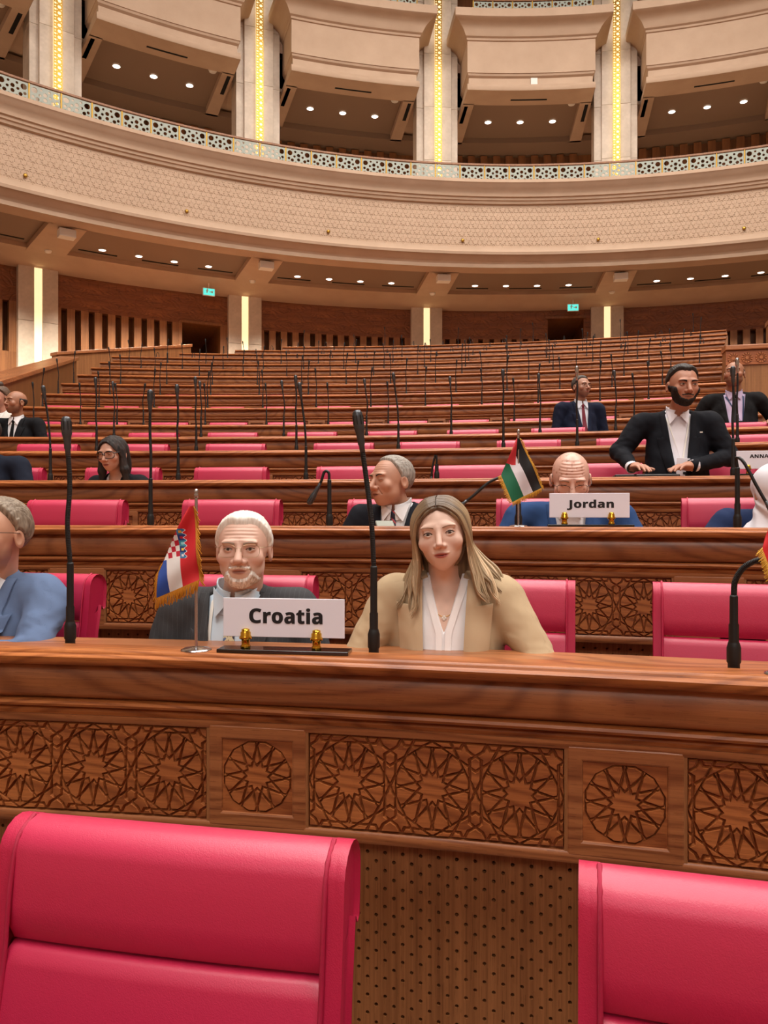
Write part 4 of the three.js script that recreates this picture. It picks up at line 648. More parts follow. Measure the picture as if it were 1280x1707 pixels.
// ---- head in its own axes: centre between the ears, y up, z towards the face, total height about 0.23
function headField(o) {
  const jw = o.jaw ?? 1, fat = o.fat ?? 1, nose = o.nose ?? 1, open = o.eyeOpen ?? 1, nW = o.noseWide ?? 1, fw = o.width ?? 1, smile = o.smile ?? 0, brow = o.brow ?? 1, lip = o.lips ?? 1;
  const lf = o.low ?? LOW, wr = o.wrinkle ?? 0;
  return (X, Yr, z) => {
    const x = X / fw, ax = Math.abs(x), y = Yr < 0.0115 ? 0.0115 + (Yr - 0.0115) / lf : Yr;
    let d = ell(x, y, z, 0, 0.031, -0.014, 0.073, 0.078, 0.094);
    d = smin(d, ell(x, y, z, 0, -0.01, 0.02, 0.0635, 0.082, 0.068), 0.022);
    d = smin(d, ell(x, y, z, 0, -0.058, 0.026, 0.052 * jw * fat, 0.05, 0.054), 0.024);
    d = smin(d, ell(x, y, z, 0, -0.093, 0.058, 0.024 * jw, 0.02, 0.021), 0.022);
    d = smin(d, ell(ax, y, z, 0.04, -0.02, 0.06, 0.024 * fat, 0.024, 0.02), 0.018);
    d = smin(d, ell(ax, y, z, 0.026, 0.031, 0.0765, 0.026, 0.009, 0.0115 * brow), 0.014);
    d = smax(d, -ell(ax, y, z, 0.032, 0.011, 0.101, 0.019, 0.0135, 0.0165), 0.014);
    d = smin(d, ell(x, y, z, 0, -0.058, 0.068, 0.03, 0.03, 0.0215), 0.02);
    if (z > 0.03) {
      d = smin(d, cone(x, y, z, [0, 0.024, 0.0815], [0, -0.023, 0.107 + 0.008 * (nose - 1)], 0.0068, 0.0108 * nose), 0.009);
      d = smin(d, sph(ax, y, z, 0.0122 * nW, -0.0295, 0.0935, 0.0088 * nW), 0.008);
      d = smax(d, -sph(ax, y, z, 0.0068 * nW, -0.0385, 0.1, 0.0042), 0.004);
      if (wr) { d = smax(d, -(cone(ax, y, z, [0.0175, -0.026, 0.0885], [0.0315, -0.058, 0.0765], 0.0016, 0.0022)), 0.006); if (y > 0.035) d += wr * 0.0006 * Math.sin(y * 620 + 40 * ax * ax * 20) * (1 - sstep(0.035, 0.055, ax)); }
      const yc = y - smile * ax * ax * 14 * 0.5;
      d = smin(d, ell(ax, yc, z, 0.0065, -0.0545, 0.0868, 0.0165, 0.0042 * lip, 0.0055), 0.005);
      d = smin(d, ell(x, yc, z, 0, -0.066, 0.0862, 0.017, 0.0052 * lip, 0.006), 0.005);
      d = smax(d, -ell(x, yc, z, 0, -0.0602, 0.0935, 0.025, 0.0014, 0.0085), 0.002);
      // lids around the eyeball, with an almond opening
      const ex = ax - 0.0315, ey = y - 0.0115 - ex * 0.06, ez = z - 0.072, ball = len3(ex, ey, ez), lid = ball - 0.0141;
      const w = ex / 0.0138, up = 0.0052 * open * (1 - w * w) + 0.0004, dn = -0.0036 * Math.min(1, open + 0.25) * (1 - w * w), alm = Math.max(ey - up, dn - ey);
      let l = smax(lid, -Math.max(alm, -(ez - 0.004)), 0.0012); if (open <= 0.05) l = lid;
      d = smin(d, l, 0.005); if (open > 0.05) d = smax(d, -Math.max(alm, ball - 0.0165, 0.003 - ez), 0.0012);
    }
    const er = ell(ax, y - (z + 0.015) * 0.25, z + 0.008, 0.0775, -0.008, -0.006, 0.0075, 0.031, 0.019), con = ell(ax, y, z, 0.0845, -0.006, -0.007, 0.0055, 0.018, 0.0105);
    d = smin(d, smax(er, -con, 0.004), 0.007);
    return d;
  };
}
const skullOnly = (x, y, z) => smin(ell(x, y, z, 0, 0.031, -0.014, 0.073, 0.078, 0.094), ell(x, y, z, 0, -0.01, 0.02, 0.0635, 0.082, 0.068), 0.022);
const M_skin = (rough = 0.5) => new THREE.MeshPhysicalMaterial({ vertexColors: true, roughness: rough, sheen: 0.15, sheenColor: new THREE.Color(0xffb090) });
const M_vc = (rough = 0.7) => new THREE.MeshStandardMaterial({ vertexColors: true, roughness: rough });
const clothBump = dataTex(256, 256, (u, v) => 128 + 60 * Math.sin((u + v) * 2 * Math.PI * 40) + 50 * (vnoise(u * 100, v * 100, 100, 100, 5) - 0.5), false);
const M_cloth = (hex, rough = 0.85) => new THREE.MeshPhysicalMaterial({ specularIntensity: 0.35, color: hex, roughness: rough, bumpMap: tiled(clothBump, 0.06, 0.06), bumpScale: 0.0003, sheen: Math.max(...new THREE.Color(hex).toArray()) > 0.08 ? 0.2 : 0.03, sheenColor: new THREE.Color(hex).lerp(new THREE.Color(0xffffff), 0.3), sheenRoughness: 0.6 });
const eyeWhite = lin(0xe6ddd6);
function eyeGeo(iris, gx, gy) {
  const g = new THREE.SphereGeometry(0.0123, 28, 20), d = new THREE.Vector3(gx, gy, 1).normalize(), I = lin(iris);
  return paint(g, (x, y, z) => { const a = Math.acos(Math.max(-1, Math.min(1, (x * d.x + y * d.y + z * d.z) / 0.0123))) * 0.0123; return a < 0.0024 ? [0.004, 0.004, 0.004] : a < 0.0057 ? (a > 0.005 ? I.map((c) => c * 0.4) : I) : eyeWhite; });
}
function handGeometry(pose = 'flat') {   // right hand of a figure facing +z; wrist at the origin, fingers towards +z, palm down (-y), thumb towards -x
  const curl = pose === 'curl' ? 1 : pose === 'grip' ? 1.5 : 0.45, chains = [];
  [[-0.028, 0.09, 0.075, 0.0088], [-0.009, 0.097, 0.083, 0.009], [0.011, 0.093, 0.077, 0.0086], [0.03, 0.083, 0.06, 0.0078]].forEach(([x, z, L, r]) => { let p = [x * 0.8, 0, z * 0.86], a = 0.12; const c = [[...p, r * 1.1]]; [0.42, 0.33, 0.25].forEach((s, i) => { a += [0.3, 0.5, 0.4][i] * curl; p = [p[0] + x * 0.12 * s, p[1] - Math.sin(a) * L * s, p[2] + Math.cos(a) * L * s]; c.push([...p, r * (1 - 0.1 * (i + 1))]); }); chains.push(c); });
  chains.push([[-0.022, -0.006, 0.028, 0.013], [-0.045, -0.012, 0.055, 0.011], [-0.057, -0.016, 0.083, 0.0098], [-0.06, -0.02, 0.105, 0.008]]);
  const f = (x, y, z) => { let d = ell(x, y, z, 0, -0.002, 0.05, 0.041, 0.0155, 0.05); d = smin(d, cone(x, y, z, [0, 0, -0.04], [0, 0, 0.02], 0.027, 0.026), 0.02); for (const c of chains) { let e = 9; for (let i = 0; i < c.length - 1; i++) e = Math.min(e, cone(x, y, z, c[i], c[i + 1], c[i][3], c[i + 1][3])); d = smin(d, e, 0.006); } return d; };
  return surfaceNets(f, [-0.08, -0.11, -0.075], [0.06, 0.04, 0.19], 0.0032, 2);
}
const handCache = {};
function glasses(o = {}) {
  const w = o.w ?? 0.025, h = o.h ?? 0.018, r = o.r ?? 0.0011, z = 0.0985, y = o.y ?? 0.009, mat = o.mat || M.chrome, list = [], g = new THREE.Group(); g.name = 'glasses';
  for (const s of [-1, 1]) { const pts = []; for (let k = 0; k < 28; k++) { const a = k / 28 * Math.PI * 2, c = Math.cos(a), q = Math.sin(a), e = 0.62; pts.push([s * 0.0335 + Math.sign(c) * Math.abs(c) ** e * w, y + Math.sign(q) * Math.abs(q) ** e * h - 0.002, z - Math.abs(s * 0.0335 + c * w) ** 2 * 6]); } list.push(tube(pts, r, 40, 5, true)); list.push(tube([[s * (0.0335 + w), y + h * 0.4, z - 0.02], [s * 0.073, y + h * 0.4, z - 0.035], [s * 0.081, y + 0.006, 0.02], [s * 0.083, y + 0.004, -0.01]], r * 1.1, 16, 5)); }
  list.push(tube([[-0.0095, y + 0.004, z], [0, y + 0.008, z + 0.002], [0.0095, y + 0.004, z]], r, 8, 5));
  mesh('frame', merge(list), mat, g);
  for (const s of [-1, 1]) { const l = new THREE.CircleGeometry(1, 20); l.scale(w * 0.97, h * 0.97, 1); l.translate(s * 0.0335, y - 0.002, z - 0.008); mesh('lens', l, M.lens, g); }
  return g;
}
M.lens = new THREE.MeshPhysicalMaterial({ color: 0xffffff, transmission: 1, thickness: 0, roughness: 0.02, transparent: true, opacity: 0.35 });
// ---- whole figure. Body coordinates: origin at the head centre, x to the viewer's right, y up, z to the front.
function person(o) {
  const row = ROWS[o.row], R = row.R + o.off, t = thetaAt(o.u, R), P = polar(R, t), hyW = EYE + (853 - o.v) * -P[2] / FPX, floorY = o.floorY ?? row.floor, hy = hyW - floorY;
  const g = thing('person', o.label, 'person', [P[0], floorY, P[2]], -t + (o.turn || 0)), B = new THREE.Group(); // B only used for maths
  const S = o.size ?? 1, F = o.face || {}, cell = o.cell ?? 0.004, hf = headField(F);
  const hm = new THREE.Matrix4().makeRotationFromEuler(new THREE.Euler(o.pitch || 0, o.yaw || 0, o.roll || 0, 'YXZ')).scale(new THREE.Vector3(S, S, S)), e = hm.clone().invert().elements;
  const toHead = (x, y, z) => [e[0] * x + e[4] * y + e[8] * z, e[1] * x + e[5] * y + e[9] * z, e[2] * x + e[6] * y + e[10] * z];
  const up = (geo) => geo.translate(0, hy, 0), headUp = (geo) => geo.applyMatrix4(hm).translate(0, hy, 0);
  const A = o.arms, ns = o.neck ?? 1, sy = o.shoulderY ?? -0.215, tz = o.torsoZ ?? -0.04, tx = o.torsoX ?? 0, sw = o.sw ?? 0.17;
  const neckA = [0, -0.05, -0.025], neckB = [tx * 0.8, sy + 0.02, tz - 0.01];
  const skinF = (x, y, z) => { const h = toHead(x, y, z); let d = hf(h[0], h[1], h[2]) * S; d = smin(d, cone(x, y, z, neckA, neckB, 0.05 * ns, 0.056 * ns), 0.022); if (o.chest) d = smin(d, ell(x, y, z, tx, sy - 0.13, tz + 0.005, 0.13, 0.16, 0.092), 0.04); return d; };
  // skin
  const base = lin(o.skin), lipC = lin(o.lipColor ?? 0xa65f52), red = mix3(base, lin(0xb8503f), 0.3), stub = o.stubble ? lin(o.stubble) : null;
  const skin = surfaceNets(skinF, [-0.15, o.chest ? sy - 0.2 : sy - 0.03, -0.16], [0.15, 0.15, 0.16], o.headCell ?? 0.003, 2);
  paint(skin, (x, y, z) => {
    const h = toHead(x, y, z), ax = Math.abs(h[0]); h[1] = lowY(h[1], F.low ?? LOW); let c = base.slice(); const n = noise3(x * 60, y * 60, z * 60) * 0.05 + noise3(x * 20, y * 20, z * 20) * 0.05; c = c.map((v) => v * (1 + n));
    const ch = Math.exp(-(((ax - 0.042) / 0.02) ** 2 + ((h[1] + 0.025) / 0.02) ** 2)) * (h[2] > 0.03 ? 1 : 0), nz = Math.exp(-((ax / 0.014) ** 2 + ((h[1] + 0.028) / 0.014) ** 2)) * (h[2] > 0.08 ? 1 : 0); c = mix3(c, red, Math.min(0.7, ch * 0.55 + nz * 0.6));
    if (stub && h[2] > -0.01) { const m = sstep(-0.03, -0.055, h[1]) * sstep(-0.13, -0.1, h[1]) * (1 - Math.exp(-((ax / 0.02) ** 2 + ((h[1] + 0.06) / 0.009) ** 2))); c = mix3(c, stub, 0.45 * m); }
    if (h[2] > 0.075) { const yc = h[1] - (F.smile ?? 0) * ax * ax * 7, m = (1 - sstep(0.5, 1.1, (ax / 0.0225) ** 2 + ((yc + 0.0607) / 0.0098) ** 2)); c = mix3(c, lipC, 0.9 * m); }
    if (o.spots) { const sp = noise3(x * 95 + 7, y * 95, z * 95); if (sp > 0.52) c = c.map((v, i) => v * [0.72, 0.6, 0.55][i]); }
    return c;
  });
  const skinParts = [up(skin)];
  // hands
  for (const h of o.hands || []) { const geo = handCache[h.pose] ||= handGeometry(h.pose), q = geo.clone(); if (h.left) { q.scale(-1, 1, 1); const ix = q.index.array; for (let i = 0; i < ix.length; i += 3) { const a = ix[i]; ix[i] = ix[i + 1]; ix[i + 1] = a; } } q.rotateX(h.rx || 0); q.rotateZ(h.rz || 0); q.rotateY(h.ry || 0); q.translate(...h.at); paint(q, (x, y, z) => base.map((v) => v * (1 + 0.06 * noise3(x * 70, y * 70, z * 70)))); skinParts.push(up(q)); }
  const skinM = M_skin(o.skinRough ?? 0.5); skinParts.forEach((q, i) => mesh(i ? 'hand' : 'body', q, skinM, g));
  // eyes
  if ((F.eyeOpen ?? 1) > 0.05) for (const s of [-1, 1]) mesh('eye', headUp(eyeGeo(o.iris ?? 0x4a3020, o.gaze?.[0] ?? 0, o.gaze?.[1] ?? 0).translate(s * 0.0315 * (F.width ?? 1), 0.0115, 0.072)), M.eyeMat, g);
  // eyebrows and lashes
  const bc = o.browColor ?? 0x3a2a20, bt = o.browThick ?? 1;
  for (const s of [-1, 1]) {
    const br = drape(hf, (q) => [s * mix(0.013, 0.05, q), 0.0275 + 0.0062 * Math.sin(q * Math.PI * 0.72) - 0.002 * q + 0.0033 * bt * (1 - q * 0.7)], (q) => [s * mix(0.013, 0.05, q), 0.0275 + 0.0062 * Math.sin(q * Math.PI * 0.72) - 0.002 * q - 0.0033 * bt * (1 - q * 0.7)], 0.0002, 0.0007 * bt, 14, 3, 0.14);
    mesh('eyebrow', headUp(br), new THREE.MeshStandardMaterial({ color: bc, roughness: 0.9 }), g);
    if (o.lash !== 0) { const op = F.eyeOpen ?? 1, pts = []; for (let k = 0; k <= 10; k++) { const q = -0.95 + 1.9 * k / 10, X = q * 0.0138, Yv = op > 0.05 ? 0.0052 * op * (1 - q * q) + 0.0004 : -0.003 * (1 - q * q) - 0.0005, Z = Math.sqrt(Math.max(1e-6, 0.0146 ** 2 - X * X - Yv * Yv)); pts.push([s * (0.0315 * (F.width ?? 1) + s * 0 + X), 0.0115 + Yv, 0.072 + Z]); } mesh('eyelashes', headUp(tube(pts, 0.0007 * (o.lash ?? 1), 20, 4)), M.lash, g); }
  }
  if (o.glasses) { const gl = glasses(o.glasses); gl.traverse((c) => { if (c.isMesh) headUp(c.geometry); }); sh(gl); g.add(gl); }
  // hair and beard
  const strandCol = (a, b, k = 420) => (x, y, z) => mix3(a, b, Math.max(0, Math.min(1, 0.5 + 0.55 * noise3(x * k, y * 60, z * k * 0.5) + 0.2 * noise3(x * 30, y * 30, z * 30))));
  if (o.hair) { const H = o.hair, hair = surfaceNets((x, y, z) => { const d = skullOnly(x / (F.width ?? 1), y, z); if (d > 0.06) return d - 0.03; const m = H.mask(x, y, z), th = mix(-0.009, H.thick * (1 + 0.35 * (H.top ?? 0) * sstep(0.05, 0.11, y)), sstep(-0.012, H.soft ?? 0.03, m)); return (d - th - (m > -0.02 ? (H.rough ?? 0.001) * (noise3(x * 300, y * 50, z * 60) + 0.8 * noise3(x * 110 + 5, y * 30, z * 34)) : 0)) * 0.75; }, [-0.12, -0.11, -0.15], [0.12, 0.17, 0.13], H.cell ?? 0.003, 1); mesh('hair', headUp(paint(hair, strandCol(lin(H.c1), lin(H.c2)))), M_vc(0.65), g); }
  if (o.beard) { const H = o.beard, bd = surfaceNets((x, y, z) => { const d = hf(x, y, z); if (d > 0.04) return d - 0.02; const m = H.mask(x, lowY(y, F.low ?? LOW), z), th = mix(-0.004, H.thick, sstep(-0.006, H.soft ?? 0.016, m)); return (d - th - (m > -0.02 ? (H.rough ?? 0.001) * (noise3(x * 300, y * 60, z * 300) + 0.5 * noise3(x * 120, y * 40, z * 120)) : 0)) * 0.75; }, [-0.09, -0.15, -0.04], [0.09, 0.03, 0.14], 0.0026, 1); mesh('beard', headUp(paint(bd, strandCol(lin(H.c1), lin(H.c2)))), M_vc(0.8), g); }
  if (o.noBody) return { g, hy, hm, headUp, up, hf, skinF, toHead };
  // clothes
  const sag = o.fold ?? 0.0035, ch = o.chestScale ?? 1, bl = o.belly ?? 1, aR = o.armR ?? 1, hipY = o.hipY ?? Math.max(0.5 - hy, -0.75);
  const torso = (x, y, z) => {
    const X = x - tx; let d = ell(X, y, z, 0, sy - 0.17, tz + 0.0, 0.172 * ch, 0.21, 0.118 * ch);
    d = smin(d, cone(X, y, z, [-sw, sy, tz - 0.012], [sw, sy, tz - 0.012], 0.058, 0.058), 0.05); d = smin(d, cone(X, y, z, [0, sy + 0.045, tz - 0.02], [0, sy - 0.02, tz - 0.015], 0.058, 0.085), 0.05);
    d = smin(d, ell(X, y, z, 0, sy - 0.36, tz + 0.02, 0.168 * bl, 0.2, 0.128 * bl), 0.08); d = smin(d, cone(X, y, z, [0, sy - 0.3, tz + 0.01], [0, hipY, tz + 0.01], 0.13 * bl, 0.15 * bl), 0.08); return d;
  };
  const foldN = (x, y, z) => sag * (noise3(x * 16 + y * 9, y * 11 - x * 6, z * 14) + 0.6 * noise3(x * 34 + y * 22, y * 20, z * 30) );
  const armF = (x, y, z) => { let d = 9; for (const a of A) { let q = smin(cone(x, y, z, a[0], a[1], 0.066 * aR, 0.053 * aR), cone(x, y, z, a[1], a[2], 0.052 * aR, 0.036 * aR), 0.02); const de = Math.abs(len3(x - a[1][0], y - a[1][1], z - a[1][2])); const ax = [a[1][0] - a[0][0], a[1][1] - a[0][1], a[1][2] - a[0][2]], s = (x - a[0][0]) * ax[0] + (y - a[0][1]) * ax[1] + (z - a[0][2]) * ax[2]; q += 0.004 * (o.crease ?? 1) * Math.exp(-((de / 0.14) ** 2)) * Math.max(-0.6, noise3(x * 13 + y * 26 + 3, y * 34 - x * 16, z * 22) + 0.5 * noise3(x * 30, y * 60 + x * 20, z * 30)); d = Math.min(d, q); } return d; };
  const jacket0 = (x, y, z) => smin(torso(x, y, z), armF(x, y, z), 0.035) + foldN(x, y, z);
  const vT = sy + 0.055, vB = sy - (o.vDepth ?? 0.3), vW = o.vWide ?? 0.075, vx = (y) => tx + (o.vShift ?? 0) * (vT - y);
  const opening = (x, y, z) => { const q = Math.max(0, Math.min(1, (y - vB) / (vT - vB))), w = vW * Math.pow(q, 0.85) + (q > 0 ? 0.001 : -0.02); return Math.max((Math.abs(x - vx(y)) - w) * 0.8, (tz + 0.03) - z, vB - y); };
  const neckHole = (x, y, z) => Math.min(cone(x, y, z, [tx * 0.9, sy + 0.16, tz + 0.02], [tx, sy + 0.02, tz + 0.0], 0.066 * ns, 0.064 * ns), 9);
  const jacketF = (x, y, z) => { let d = jacket0(x, y, z); d = smax(d, -neckHole(x, y, z), 0.006); d = smax(d, -opening(x, y, z), 0.004); for (const a of A) { const dir = [a[2][0] - a[1][0], a[2][1] - a[1][1], a[2][2] - a[1][2]], l = len3(...dir), s = ((x - a[2][0]) * dir[0] + (y - a[2][1]) * dir[1] + (z - a[2][2]) * dir[2]) / l; if (len3(x - a[2][0], y - a[2][1], z - a[2][2]) < 0.09) d = smax(d, s - 0.0, 0.005); } return d; };
  const xs = A.flatMap((a) => a.map((p) => p[0])), ysA = A.flatMap((a) => a.map((p) => p[1])), zs = A.flatMap((a) => a.map((p) => p[2]));
  const lo = [Math.min(...xs, tx - 0.22) - 0.09, Math.min(...ysA, hipY) - 0.1, Math.min(...zs, tz - 0.16) - 0.07], hi = [Math.max(...xs, tx + 0.22) + 0.09, sy + 0.14, Math.max(...zs, 0.14) + 0.07];
  const jm = o.jacketMat || M_cloth(o.jacket);
  mesh('jacket', up(surfaceNets(jacketF, lo, hi, cell, 2)), jm, g);
  // shirt
  const shirtMat = o.shirtMat || M_cloth(o.shirt ?? 0xe8eaf0, 0.8);
  const sF = (x, y, z) => { let d = torso(x, y, z) + 0.007 + 0.0016 * noise3(x * 18, y * 12, z * 10); if (o.shirtV) { const q = (y - (sy - o.shirtV)) / (o.shirtV + 0.08), w = (o.shirtVW ?? 0.06) * Math.max(0, q) ** 0.9; d = smax(d, -Math.max((Math.abs(x - tx) - w) * 0.8, -(z - tz - 0.02), (sy - o.shirtV) - y), 0.003); } d = smax(d, -neckHole(x, y, z) - 0.009, 0.004); d = smax(d, -(y - (sy - 0.42)), 0.005); return d; };
  mesh('shirt', up(surfaceNets(sF, [tx - 0.19, sy - 0.44, tz - 0.14], [tx + 0.19, sy + 0.12, tz + 0.18], o.shirtCell ?? 0.005, 2)), shirtMat, g);
  if (o.collar !== false) {
    const cf = (x, y, z) => { const cx = x - tx * 0.92, cz = z - (tz + 0.012), r = Math.hypot(cx, cz * 0.95), rr = 0.058 * ns + 0.16 * Math.max(0, sy + 0.06 - y), top = sy + 0.088 - 0.5 * Math.max(0, z - tz - 0.01), bot = sy + 0.0 - 0.2 * Math.max(0, z - tz), gap = 0.003 + Math.max(0, (sy + 0.08 - y)) * (o.tie ? 0.1 : 0.5); let d = Math.max(Math.abs(r - rr) - 0.0028, y - top, bot - y); if (z > tz) d = Math.max(d, gap - Math.abs(cx)); return d; };
    mesh('collar', up(surfaceNets(cf, [tx - 0.11, sy - 0.07, tz - 0.1], [tx + 0.11, sy + 0.12, tz + 0.13], 0.003, 1)), shirtMat, g);
    const cu = (x, y, z) => smin(torso(x, y, z), cone(x, y, z, [tx * 0.92, sy + 0.09, tz + 0.012], [tx * 0.92, sy - 0.02, tz + 0.018], 0.06 * ns, 0.075 * ns), 0.02);
    for (const s of [-1, 1]) mesh('collar_point', up(drape(cu, poly([[0, tx + s * 0.062 * ns, sy + 0.062], [1, tx + s * 0.05, sy - 0.018]]), poly([[0, tx + s * 0.006, sy + 0.026], [1, tx + s * 0.046, sy - 0.022]]), 0.002, 0.003, 14, 6)), shirtMat, g);
  }
  // lapels
  if (o.lapel !== false) { const lc = o.lapelWide ?? 1, ob = o.vBottomX ?? 0;
    for (const s of [-1, 1]) {
      const lapB = Math.max(vB, sy - 0.46), nk = (o.notch ?? 0.3) / 0.33, inn = (q) => { const y = mix(sy + 0.045, lapB, q), k = Math.max(0, (y - vB) / (vT - vB)); return [vx(y) + s * (vW * Math.pow(k, 0.85) - 0.003), y]; };
      const notch = [[0, 0.03, 0.0], [0.28 * nk, 0.035 + 0.01 * (lc - 1) * 3, -0.0], [0.33 * nk, 0.042 + 0.01 * (lc - 1), 0.0], [0.335 * nk + 0.012, 0.066 * lc, 0.018], [0.5, 0.058 * lc, 0], [0.75, 0.04 * lc, 0], [0.95, 0.014, 0], [1, 0.004, 0]];
      const off = poly(notch), out = (q) => { const a = inn(q), b = off(q); return [a[0] + s * b[0], a[1] + b[1]]; };
      mesh('lapel', up(drape(jacket0, inn, out, 0.007, 0.004, 44, 8, 0.45, o.lapelRoll ?? 0.006)), o.litLapelMat || jm, g);
    } }
  if (o.tie) { const tm = o.tieMat || M_cloth(o.tie, 0.6), tw = 0.03; mesh('tie', up(drape(sF, (q) => [tx - mix(0.013, tw, q), mix(sy - 0.012, sy - 0.36, q)], (q) => [tx + mix(0.013, tw, q), mix(sy - 0.012, sy - 0.36, q)], 0.003, 0.004, 30, 4)), tm, g);
    const kn = surfaceNets((x, y, z) => { const q = Math.max(0, Math.min(1, (y - (sy - 0.02)) / 0.04)); return Math.max(ell(x - tx, y, z, 0, sy + 0.004, tz + 0.075, 0.012 + 0.01 * q, 0.026, 0.016), -0.1); }, [tx - 0.04, sy - 0.04, tz + 0.03], [tx + 0.04, sy + 0.05, tz + 0.12], 0.003, 1); mesh('tie_knot', up(kn), tm, g); }
  for (const [i, a] of A.entries()) if (o.cuffs) { const dir = new THREE.Vector3(a[2][0] - a[1][0], a[2][1] - a[1][1], a[2][2] - a[1][2]).normalize(), q = new THREE.Quaternion().setFromUnitVectors(new THREE.Vector3(0, 1, 0), dir), c = lathe([[0.03, -0.03], [0.034, -0.03], [0.035, 0.018], [0.033, 0.02], [0.031, 0.018]], 20).applyQuaternion(q).translate(...a[2]); mesh('shirt_cuff', up(c), shirtMat, g); }
  // trousers
  if (o.legs !== false) {
    const H0 = hipY - 0.02, fl = -hy, legs = o.standing ? [-1, 1].map((s) => [[tx + s * 0.09, H0, tz], [tx + s * 0.1, (H0 + fl) / 2, tz + 0.02], [tx + s * 0.1, fl + 0.06, tz - 0.02]]) : [-1, 1].map((s) => [[tx + s * 0.09, H0, tz + 0.0], [tx + s * 0.12, H0 + 0.0, tz + 0.27], [tx + s * 0.12, fl + 0.06, tz + 0.2]]);
    const lf = (x, y, z) => { let d = ell(x - tx, y, z, 0, H0 - 0.02, tz, 0.17, 0.12, 0.13); for (const l of legs) { d = smin(d, cone(x, y, z, l[0], l[1], 0.085, 0.062), 0.03); d = smin(d, cone(x, y, z, l[1], l[2], 0.062, 0.05), 0.02); d = smin(d, ell(x, y, z, l[2][0], fl + 0.04, l[2][2] + 0.02, 0.045, 0.04, 0.1), 0.01); } return d; };
    const pts = legs.flat(); mesh('trousers', up(surfaceNets(lf, [Math.min(...pts.map((p) => p[0])) - 0.13, fl - 0.02, tz - 0.18], [Math.max(...pts.map((p) => p[0])) + 0.13, H0 + 0.14, tz + 0.56], 0.016, 1)), M_cloth(o.trousers ?? 0x15161a), g);
  }
  return { g, hy, hm, headUp, up, hf, skinF, sF, jacket0, torso, sy, tx, tz, toHead };
}
M.eyeMat = new THREE.MeshPhysicalMaterial({ vertexColors: true, roughness: 0.12, clearcoat: 1, clearcoatRoughness: 0.05 });
M.lash = new THREE.MeshStandardMaterial({ color: 0x1a1210, roughness: 0.9 });
// hair masks in head axes (positive where hair grows)
const shortHair = (line = 0.062, recede = 0, side = -0.02) => (x, y, z) => { const ax = Math.abs(x); const front = line + recede * (1 - Math.min(1, Math.abs(ax - 0.045) / 0.03)) ; const lim = z > 0 ? mix(side + 0.03, front, sstep(-0.02, 0.055, z)) : mix(-0.06, side + 0.03, sstep(-0.08, 0.0, z)); return y - lim; };
// ------------------------------------------------------------------ the people in the photograph
const stripeTex = dataTex(64, 64, (u, v) => { const s = (u * 4) % 1 < 0.12 ? 1 : 0, n = vnoise(u * 32, v * 32, 32, 32, 3); return [44 + 12 * s + 6 * n, 45 + 12 * s + 6 * n, 48 + 12 * s + 6 * n]; });
const pinstripe = new THREE.MeshStandardMaterial({ map: tiled(stripeTex, 0.06, 0.06), roughness: 0.85 });
const paisley = dataTex(128, 256, (u, v) => { const a = fbm(u * 8, v * 16, 8, 16, 3, 2), b = fbm(u * 10, v * 20, 10, 20, 9, 2); return a > 0.56 ? [196, 186, 150] : b > 0.58 ? [70, 96, 140] : b < 0.4 ? [120, 60, 66] : [34, 38, 52]; });
const tiePaisley = new THREE.MeshStandardMaterial({ map: tiled(paisley, 0.06, 0.12), roughness: 0.5 });
const tieStripeTex = dataTex(128, 128, (u, v) => { const s = (u + v * 1) * 3 % 1; return s < 0.18 ? [190, 60, 60] : s < 0.26 ? [70, 80, 120] : [24, 26, 52]; });
const tieStripe = new THREE.MeshStandardMaterial({ map: tiled(tieStripeTex, 0.12, 0.12), roughness: 0.5 });
const wireGlasses = { w: 0.0255, h: 0.0185, r: 0.0007, mat: new THREE.MeshStandardMaterial({ color: 0xb8a888, metalness: 1, roughness: 0.3 }) };
const darkWire = { w: 0.025, h: 0.018, r: 0.0009, mat: new THREE.MeshStandardMaterial({ color: 0x3a3634, metalness: 0.7, roughness: 0.4 }) };
const blackRims = { w: 0.0285, h: 0.0215, r: 0.0026, mat: M.blackGloss };
const beardShape = (cheek, mouthR = 0.0115) => (x, y, z) => { // cheek: [[ax, y], ...] upper border of the beard
  const ax = Math.abs(x); let k = 0; while (k < cheek.length - 2 && ax > cheek[k + 1][0]) k++; const a = cheek[k], b = cheek[k + 1], line = mix(a[1], b[1], Math.max(0, Math.min(1, (ax - a[0]) / (b[0] - a[0]))));
  let m = Math.min(line - y, z + 0.004); m = Math.min(m, ((ax / 0.03) ** 2 + ((y + 0.0605) / mouthR) ** 2 - 1) * 0.012);
  const mu = z > 0.06 ? Math.min(0.008 - Math.abs(y + 0.0455 + ax * 0.16), 0.036 - ax, (((ax) / 0.024) ** 2 + ((y + 0.0605) / 0.0085) ** 2 - 1) * 0.01) : -1; return Math.max(m, mu); };
